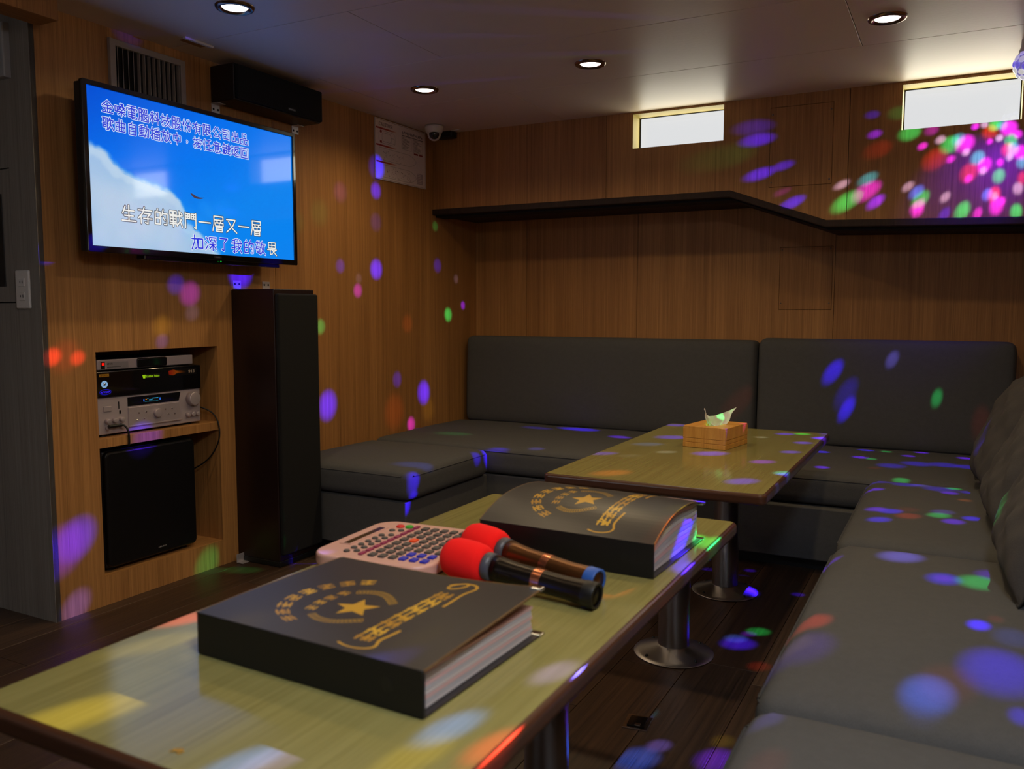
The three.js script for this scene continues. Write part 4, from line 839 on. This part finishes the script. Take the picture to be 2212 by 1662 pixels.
// ---------------------------------------------------------------- microphones
function microphone(label, head, tail, body, tailMat, tailLabel) {
  const t = thing('microphone', label, 'microphone', head);
  const a = V3(...head), b = V3(...tail), L = a.distanceTo(b), dir = b.clone().sub(a).normalize();
  const orient = (m) => { m.quaternion.setFromUnitVectors(V3(0, 1, 0), dir); return m; };
  orient(part('foam_cover', lathe([[0, -0.047], [0.012, -0.0465], [0.022, -0.0435], [0.0295, -0.036], [0.033, -0.025], [0.0338, -0.006], [0.0335, 0.012], [0.032, 0.026], [0.028, 0.035], [0.02, 0.039], [0, 0.039]], 40), M.foam, t, 'red foam windshield'));
  orient(part('collar', lathe([[0, 0.034], [0.0215, 0.034], [0.0232, 0.042], [0.022, 0.056], [0.0, 0.056]], 36), M.collar, t));
  orient(part('handle', lathe([[0, 0.055], [0.022, 0.055], [0.02, 0.07], [0.0178, 0.1], [0.0175, L - 0.05], [0.0195, L - 0.02], [0.0195, L], [0, L]], 36), body, t));
  orient(part('band', lathe([[0.0178, L * 0.55], [0.0185, L * 0.55], [0.0185, L * 0.55 + 0.016], [0.0178, L * 0.55 + 0.016]], 36), M.copper, t, 'copper coloured band'));
  orient(part('end_ring', lathe([[0.0185, L - 0.018], [0.0204, L - 0.018], [0.0206, L + 0.001], [0.016, L + 0.002], [0.015, L - 0.004], [0, L - 0.004]], 36), tailMat, t, tailLabel));
  orient(part('switch', rbox(0.008, 0.02, 0.004, 0.0015, 1).translate(0, 0.085, 0.0), body, t)).translateZ(0.018);
}
microphone('microphone with red foam cover and copper band beside the flat song book', [1.806, 0.5845, -1.176], [2.045, 0.5712, -1.149], M.mic, M.black, 'black end ring');
microphone('microphone with red foam cover and blue end ring beside the thick song book', [1.786, 0.5845, -1.272], [2.022, 0.5712, -1.213], M.micBrown, M.blueBand, 'blue end ring');

// ---------------------------------------------------------------- on the floor and small bits
{
  const t = thing('floor_socket', 'small square metal floor socket between table and side sofa', 'floor socket', [1.862, 0, -1.878], 0.1);
  part('plate', rbox(0.062, 0.004, 0.07, 0.001, 1).translate(0, 0.002, 0), M.chrome, t);
  part('lid', rbox(0.042, 0.003, 0.05, 0.001, 1).translate(0, 0.0055, 0), M.gloss, t);
  part('finger_tab', rbox(0.014, 0.003, 0.01, 0.001, 1).translate(0.005, 0.008, 0.02), M.chrome, t);
}
{
  const g = new THREE.Shape(); [[0, 0], [0.006, 0.003], [0.012, 0.001], [0.014, 0.007], [0.008, 0.011], [0.001, 0.007]].forEach(([x, y], i) => i ? g.lineTo(x, y) : g.moveTo(x, y));
  const m = tag(part(numbered('gold_flake'), extrude(g, 0.0006).rotateX(-Math.PI / 2), M.gold, scene), 'tiny gold sticker flake on the near table', 'sticker'); m.position.set(1.815, 0.5502, -0.565);
}

// ---------------------------------------------------------------- disco ball lamp and its beams
{
  const C = V3(2.69, 1.835, -3.45), R = 0.05;
  const t = thing('disco_ball', 'white rotating disco ball lamp with clear lenses under the ceiling', 'disco light', C.toArray());
  part('socket', lathe([[0, 0.085], [0.03, 0.085], [0.032, 0.06], [0.036, 0.05], [0.04, 0.032], [0, 0.03]]), M.white, t);
  part('globe', new THREE.SphereGeometry(R, 36, 24), M.disco = std({ color: 0xd8d8e4, roughness: 0.15, emissive: 0x8a80ff, emissiveIntensity: 0.25 }), t);
  const lensGeo = new THREE.SphereGeometry(0.011, 14, 10).scale(1, 0.5, 1), lensMats = [0xffffff, 0xb0a0ff, 0x5040ff, 0xf0f0ff, 0xd0c8ff].map((c) => std({ color: 0xffffff, roughness: 0.08, emissive: c, emissiveIntensity: 0.45 }));
  for (let i = 0; i < 46; i++) {
    const y = 0.75 - i / 45 * 1.7, a = i * 2.39996, r = Math.sqrt(Math.max(0, 1 - y * y)), d = V3(Math.cos(a) * r, y, Math.sin(a) * r);
    const m = part('lens', lensGeo, lensMats[i % 5], t); m.position.copy(d).multiplyScalar(R); m.quaternion.setFromUnitVectors(V3(0, 1, 0), d);
  }
  const COL = { v: [0.09, 0.015, 2.5], p: [0.36, 0.02, 2.4], m: [0.9, 0.03, 1.7], r: [1.0, 0.05, 0.02], g: [0.02, 1.0, 0.2], c: [0.05, 0.75, 1.2], w: [0.7, 0.75, 1.4], y: [1.0, 0.75, 0.02], b: [0.08, 0.28, 2.0], l: [0.38, 0.3, 1.8], o: [1.0, 0.2, 0.02] };
  const dirOf = (px, py) => V3((px - PW / 2) / FPX, -(py - PH / 2) / FPX, -1).applyQuaternion(camera.quaternion);
  const SURF = { U: ['z', ZU, [0, 0, 1]], B: ['z', -4.09, [0, 0, 1]], L: ['z', ZL, [0, 0, 1]], W: ['x', 0, [1, 0, 0]], S: ['y', 0.385, [0, 1, 0]], T: ['y', 0.55, [0, 1, 0]], F: ['y', 0, [0, 1, 0]], C: ['y', CEIL, [0, -1, 0]], K: ['y', 0.605, [0, 1, 0]], E: ['z', ZE, [0, 0, 1]], P: ['x', 2.6, [-1, 0, 0]], Q: ['x', 2.06, [1, 0, 0]], O: ['x', 0.66, [1, 0, 0]] };
  // where each beam lands: surface, place in the photograph, half width there, colour, strength
  const BEAMS = [
    ['U', 1638, 302, 11, 'v', 3], ['U', 1630, 275, 13, 'v', 0.8], ['U', 1642, 376, 10, 'v', 3.5], ['U', 1712, 438, 9, 'v', 3.5], ['U', 1690, 415, 6, 'm', 0.5], ['U', 1890, 290, 7, 'p', 3], ['U', 1885, 248, 7, 'v', 1.2], ['U', 1898, 323, 15, 'r', 0.5], ['U', 1942, 244, 12, 'g', 0.6],
    ['U', 1819, 399, 7, 'w', 3], ['U', 1875, 387, 10, 'c', 3.5], ['U', 1832, 434, 14, 'g', 5], ['U', 1873, 413, 14, 'm', 4], ['U', 1892, 436, 9, 'p', 4.5], ['U', 1966, 287, 13, 'g', 4], ['U', 2013, 281, 9, 'm', 1.5], ['U', 2032, 302, 7, 'w', 4], ['U', 1993, 316, 6, 'm', 5], ['U', 2054, 312, 14, 'g', 5], ['U', 2071, 301, 10, 'c', 4], ['U', 2085, 310, 14, 'm', 6],
    ['U', 2021, 343, 17, 'r', 1.6], ['U', 2054, 344, 6, 'm', 5], ['U', 2087, 329, 6, 'w', 5], ['U', 2112, 341, 11, 'c', 5], ['U', 2127, 356, 11, 'm', 6], ['U', 2124, 369, 6, 'w', 4], ['U', 2094, 372, 14, 'r', 3], ['U', 2092, 386, 6, 'm', 5], ['U', 2139, 285, 12, 'r', 2.5], ['U', 2149, 271, 10, 'g', 5], ['U', 2165, 271, 9, 'c', 3], ['U', 2180, 277, 13, 'm', 6], ['U', 2107, 273, 6, 'm', 5], ['U', 2127, 269, 6, 'w', 4],
    ['U', 2159, 298, 6, 'w', 5], ['U', 2138, 306, 5, 'm', 5], ['U', 2184, 302, 10, 'g', 5], ['U', 2199, 290, 7, 'm', 5], ['U', 2178, 323, 11, 'r', 4], ['U', 2188, 321, 10, 'c', 5], ['U', 2205, 329, 11, 'm', 6], ['U', 2181, 339, 6, 'w', 5], ['U', 2160, 351, 6, 'm', 5], ['U', 2158, 380, 10, 'g', 5], ['U', 2210, 384, 9, 'r', 3], ['U', 2208, 351, 9, 'c', 4], ['U', 2199, 407, 8, 'w', 4], ['U', 2133, 420, 8, 'b', 6],
    ['U', 2147, 420, 10, 'r', 5], ['U', 2149, 424, 5, 'w', 4], ['U', 2153, 444, 11, 'm', 6], ['U', 2195, 457, 9, 'g', 6], ['U', 2166, 434, 5, 'm', 5], ['U', 2079, 455, 11, 'g', 6], ['U', 2112, 461, 7, 'm', 4], ['U', 1962, 403, 7, 'w', 3.5], ['U', 1980, 415, 9, 'b', 5], ['U', 1989, 430, 11, 'g', 4.5], ['U', 1982, 446, 9, 'm', 5], ['U', 1984, 458, 7, 'm', 4], ['U', 2042, 426, 7, 'w', 3.5], ['U', 2040, 463, 8, 'v', 2], ['U', 1560, 340, 22, 'g', 0.18], ['U', 2100, 400, 80, 'p', 0.7], ['U', 2190, 370, 60, 'p', 0.8],
    ['B', 1805, 795, 12, 'v', 4], ['B', 1832, 843, 14, 'v', 1], ['B', 1832, 878, 10, 'v', 4.5], ['B', 1933, 765, 9, 'l', 2], ['B', 2026, 852, 8, 'g', 3.5], ['B', 2120, 905, 14, 'r', 0.35], ['B', 1600, 862, 18, 'r', 0.25], ['L', 1310, 515, 14, 'v', 0.5],
    ['W', 735, 575, 12, 'v', 1.1], ['W', 813, 582, 17, 'v', 6], ['W', 773, 628, 12, 'm', 2.2], ['W', 775, 602, 9, 'w', 0.4], ['W', 812, 412, 14, 'v', 4], ['W', 812, 362, 20, 'v', 1.2], ['W', 812, 480, 16, 'v', 0.35], ['W', 968, 680, 12, 'g', 5], ['W', 1000, 660, 7, 'p', 3], ['W', 945, 574, 12, 'v', 1], ['W', 985, 603, 8, 'w', 0.4], ['W', 940, 489, 9, 'g', 0.7], ['W', 915, 848, 19, 'v', 6], ['W', 858, 820, 13, 'v', 1.4], ['W', 888, 917, 12, 'm', 3.5], ['W', 708, 876, 24, 'v', 5.5], ['W', 692, 706, 13, 'g', 2.5],
    ['W', 852, 890, 30, 'o', 0.5], ['W', 925, 885, 20, 'y', 0.25], ['W', 880, 700, 16, 'o', 0.4], ['W', 410, 635, 20, 'm', 1], ['W', 380, 615, 16, 'v', 0.7], ['W', 415, 676, 14, 'w', 0.3], ['W', 350, 705, 18, 'y', 0.5], ['W', 350, 738, 12, 'l', 0.5], ['W', 112, 772, 14, 'r', 4], ['W', 168, 774, 10, 'r', 3], ['W', 140, 770, 26, 'r', 0.5], ['W', 135, 1190, 36, 'p', 1.2], ['W', 165, 1165, 30, 'v', 2.2], ['W', 165, 1310, 22, 'l', 1.2], ['W', 448, 1218, 24, 'g', 1.3], ['W', 520, 592, 24, 'v', 4], ['W', 100, 548, 16, 'v', 1], ['W', 640, 480, 20, 'g', 0.2], ['W', 690, 460, 24, 'g', 0.25], ['W', 735, 415, 18, 'm', 0.3], ['W', 320, 945, 26, 'p', 0.8],
    ['E', 45, 548, 16, 'b', 0.8],
    ['C', 605, 75, 22, 'v', 0.35], ['C', 815, 190, 14, 'v', 0.5], ['C', 1165, 25, 20, 'v', 0.35], ['C', 1160, 118, 16, 'v', 0.35], ['C', 1250, 122, 8, 'g', 0.5],
    ['S', 905, 1000, 24, 'b', 0.7], ['O', 890, 1042, 17, 'v', 3.5], ['O', 888, 1085, 14, 'v', 6], ['O', 1052, 985, 17, 'v', 5.5], ['O', 1028, 990, 13, 'v', 2], ['O', 1066, 1042, 10, 'l', 1], ['S', 978, 938, 20, 'g', 0.6], ['S', 1250, 928, 24, 'v', 4], ['S', 1160, 926, 18, 'v', 0.7], ['S', 1337, 946, 14, 'p', 3],
    ['T', 1452, 945, 22, 'v', 3.5], ['T', 1462, 919, 16, 'v', 3], ['T', 1400, 960, 20, 'b', 1.2], ['T', 1302, 980, 18, 'v', 2.2], ['T', 1440, 977, 14, 'w', 1.2], ['T', 1535, 980, 24, 'v', 4], ['T', 1644, 945, 10, 'w', 1.4], ['T', 1696, 938, 14, 'v', 4], ['T', 1733, 938, 12, 'g', 4], ['T', 1735, 957, 14, 'v', 4], ['T', 1708, 977, 15, 'v', 3.2], ['T', 1648, 998, 18, 'p', 3], ['T', 1603, 1040, 24, 'v', 3.2], ['T', 1694, 1022, 16, 'c', 4], ['T', 1320, 1022, 26, 'o', 1.5], ['T', 1724, 931, 9, 'v', 3], ['T', 1778, 936, 8, 'v', 2], ['T', 1360, 985, 16, 'w', 0.3],
    ['S', 1775, 978, 11, 'v', 4], ['S', 1776, 1009, 11, 'p', 4], ['S', 1870, 973, 12, 'v', 4], ['S', 1915, 976, 9, 'g', 4], ['S', 1858, 990, 12, 'p', 4], ['S', 1880, 993, 9, 'g', 4], ['S', 1962, 986, 10, 'p', 4], ['S', 1990, 977, 11, 'p', 4], ['S', 2085, 990, 12, 'p', 4], ['S', 1890, 1012, 12, 'r', 0.5],
    ['S', 1948, 1033, 13, 'g', 4.5], ['S', 1890, 1058, 13, 'p', 3.5], ['S', 2060, 1058, 12, 'g', 4.5], ['S', 2050, 1070, 14, 'p', 3], ['S', 1990, 1050, 16, 'l', 1.5], ['S', 1925, 1008, 22, 'v', 1.6], ['S', 1980, 1004, 24, 'v', 1.8], ['S', 2040, 1006, 24, 'v', 1.8], ['S', 2090, 1010, 20, 'v', 1.8], ['S', 1900, 1038, 22, 'v', 1.5], ['S', 1960, 1048, 24, 'v', 1.5], ['S', 2030, 1060, 26, 'v', 1.5], ['S', 2095, 1068, 16, 'v', 1.6],
    ['S', 2083, 1087, 11, 'o', 1.6], ['S', 1892, 1102, 16, 'p', 3], ['S', 1922, 1108, 18, 'v', 3], ['S', 1898, 1126, 18, 'v', 3], ['S', 1960, 1120, 20, 'r', 2.2], ['S', 1960, 1106, 18, 'r', 0.6], ['S', 2027, 1120, 18, 'g', 4], ['S', 2035, 1113, 18, 'l', 1.2], ['S', 2058, 1134, 17, 'p', 3], ['S', 2098, 1128, 14, 'v', 3.5],
    ['S', 1945, 1206, 34, 'l', 3], ['S', 1800, 1200, 14, 'p', 2], ['S', 2037, 1260, 26, 'v', 2.6], ['S', 2037, 1259, 14, 'm', 0.7], ['S', 2113, 1267, 32, 'g', 4], ['S', 2145, 1249, 26, 'p', 1.4], ['S', 1758, 1343, 26, 'r', 3.5], ['S', 1720, 1388, 26, 'y', 0.45], ['S', 1735, 1400, 46, 'p', 0.5], ['S', 2002, 1507, 40, 'b', 3], ['S', 2045, 1487, 44, 'r', 0.5], ['S', 2158, 1462, 56, 'v', 2.2], ['S', 2150, 1352, 12, 'r', 0.6], ['S', 2185, 1392, 28, 'b', 0.6], ['S', 1662, 1548, 22, 'l', 0.7], ['S', 1655, 1655, 30, 'r', 0.4], ['S', 2205, 1555, 16, 'v', 2],
    ['F', 1638, 1365, 18, 'g', 4], ['F', 1595, 1391, 26, 'v', 5], ['F', 1590, 1380, 18, 'b', 3], ['F', 1618, 1370, 12, 'p', 2], ['F', 1600, 1281, 26, 'v', 6], ['F', 1620, 1233, 9, 'v', 2.5], ['F', 1724, 1285, 10, 'v', 2.5], ['F', 1378, 1552, 18, 'v', 3], ['F', 1375, 1640, 32, 'b', 3.5], ['F', 1423, 1612, 18, 'l', 2.5], ['F', 1545, 1642, 30, 'p', 2], ['F', 1562, 1602, 18, 'y', 0.5], ['F', 1640, 1440, 18, 'r', 0.8], ['F', 520, 1232, 20, 'g', 1],
    ['T', 408, 1336, 26, 'r', 3], ['T', 338, 1392, 34, 'y', 0.6], ['T', 165, 1545, 52, 'y', 1.6], ['T', 520, 1650, 30, 'b', 3], ['T', 602, 1638, 24, 'l', 1.8], ['T', 892, 1636, 40, 'y', 0.9], ['T', 975, 1572, 34, 'b', 3.5], ['T', 1072, 1612, 30, 'r', 3], ['T', 1198, 1453, 20, 'l', 2.2], ['T', 1328, 1278, 24, 'o', 1.5], ['T', 1335, 1250, 18, 'y', 0.4], ['T', 1540, 1172, 26, 'g', 4], ['T', 1480, 1225, 20, 'v', 2], ['T', 596, 1246, 18, 'l', 1.2],
    ['Q', 1452, 1188, 24, 'v', 5], ['Q', 1490, 1164, 22, 'g', 9], ['K', 1062, 1224, 18, 'b', 9], ['K', 1080, 1232, 16, 'b', 6], ['K', 885, 1392, 26, 'y', 0.8], ['K', 1275, 1085, 14, 'p', 1],
    ['P', 2158, 878, 10, 'v', 4], ['P', 2192, 1035, 12, 'v', 1.6], ['P', 2205, 1170, 12, 'r', 1.2], ['P', 2198, 1240, 10, 'r', 0.8],
  ];
  // the sheet of tissue and the bamboo box
  const extra = [[V3(1.82, 0.64, -2.79), 0.022, 'g', 14], [V3(1.885, 0.612, -2.83), 0.012, 'm', 5], [V3(1.79, 0.615, -2.8), 0.02, 'g', 1.5]];
  const BOOST = { U: 2, W: 2, S: 2.4, B: 2.6, T: 3.4, F: 4, O: 3.2, C: 0.5, K: 2, E: 2, P: 2.5, Q: 1.4, L: 2 };
  const beam = (P, radius, colour, E, n, blue = 1) => {
    const d = P.clone().sub(C), dist = d.length(); d.normalize();
    const cos = n ? Math.max(0.22, -d.dot(V3(...n))) : 0.8;
    const s = new THREE.SpotLight(new THREE.Color().setRGB(COL[colour][0], COL[colour][1], COL[colour][2] * blue), E * dist * dist / cos * 0.62, 0, Math.min(0.6, Math.atan(radius * 1.5 / dist)), 0.92, 2);
    s.name = 'beam'; s.position.copy(d).multiplyScalar(R + 0.014); s.target.position.copy(P).sub(C); s.shadow.radius = 0.25; t.add(s, s.target);
  };
  for (const [k, px, py, r, c, e] of BEAMS) {
    const [axis, value, n] = SURF[k], d = dirOf(px, py), q = (value - camera.position[axis]) / d[axis];
    const P = camera.position.clone().addScaledVector(d, q);
    beam(P, r * P.distanceTo(camera.position) / FPX, c, e * BOOST[k], n, 'UWL'.includes(k) ? 1.9 : 1);
  }
  for (const [P, r, c, e] of extra) beam(P, r, c, e);
}

scene.traverse((o) => { if (o.isMesh) { o.castShadow = o.receiveShadow = true; } if (o.isSpotLight || o.isPointLight) o.castShadow = true; });
renderer.render(scene, camera);
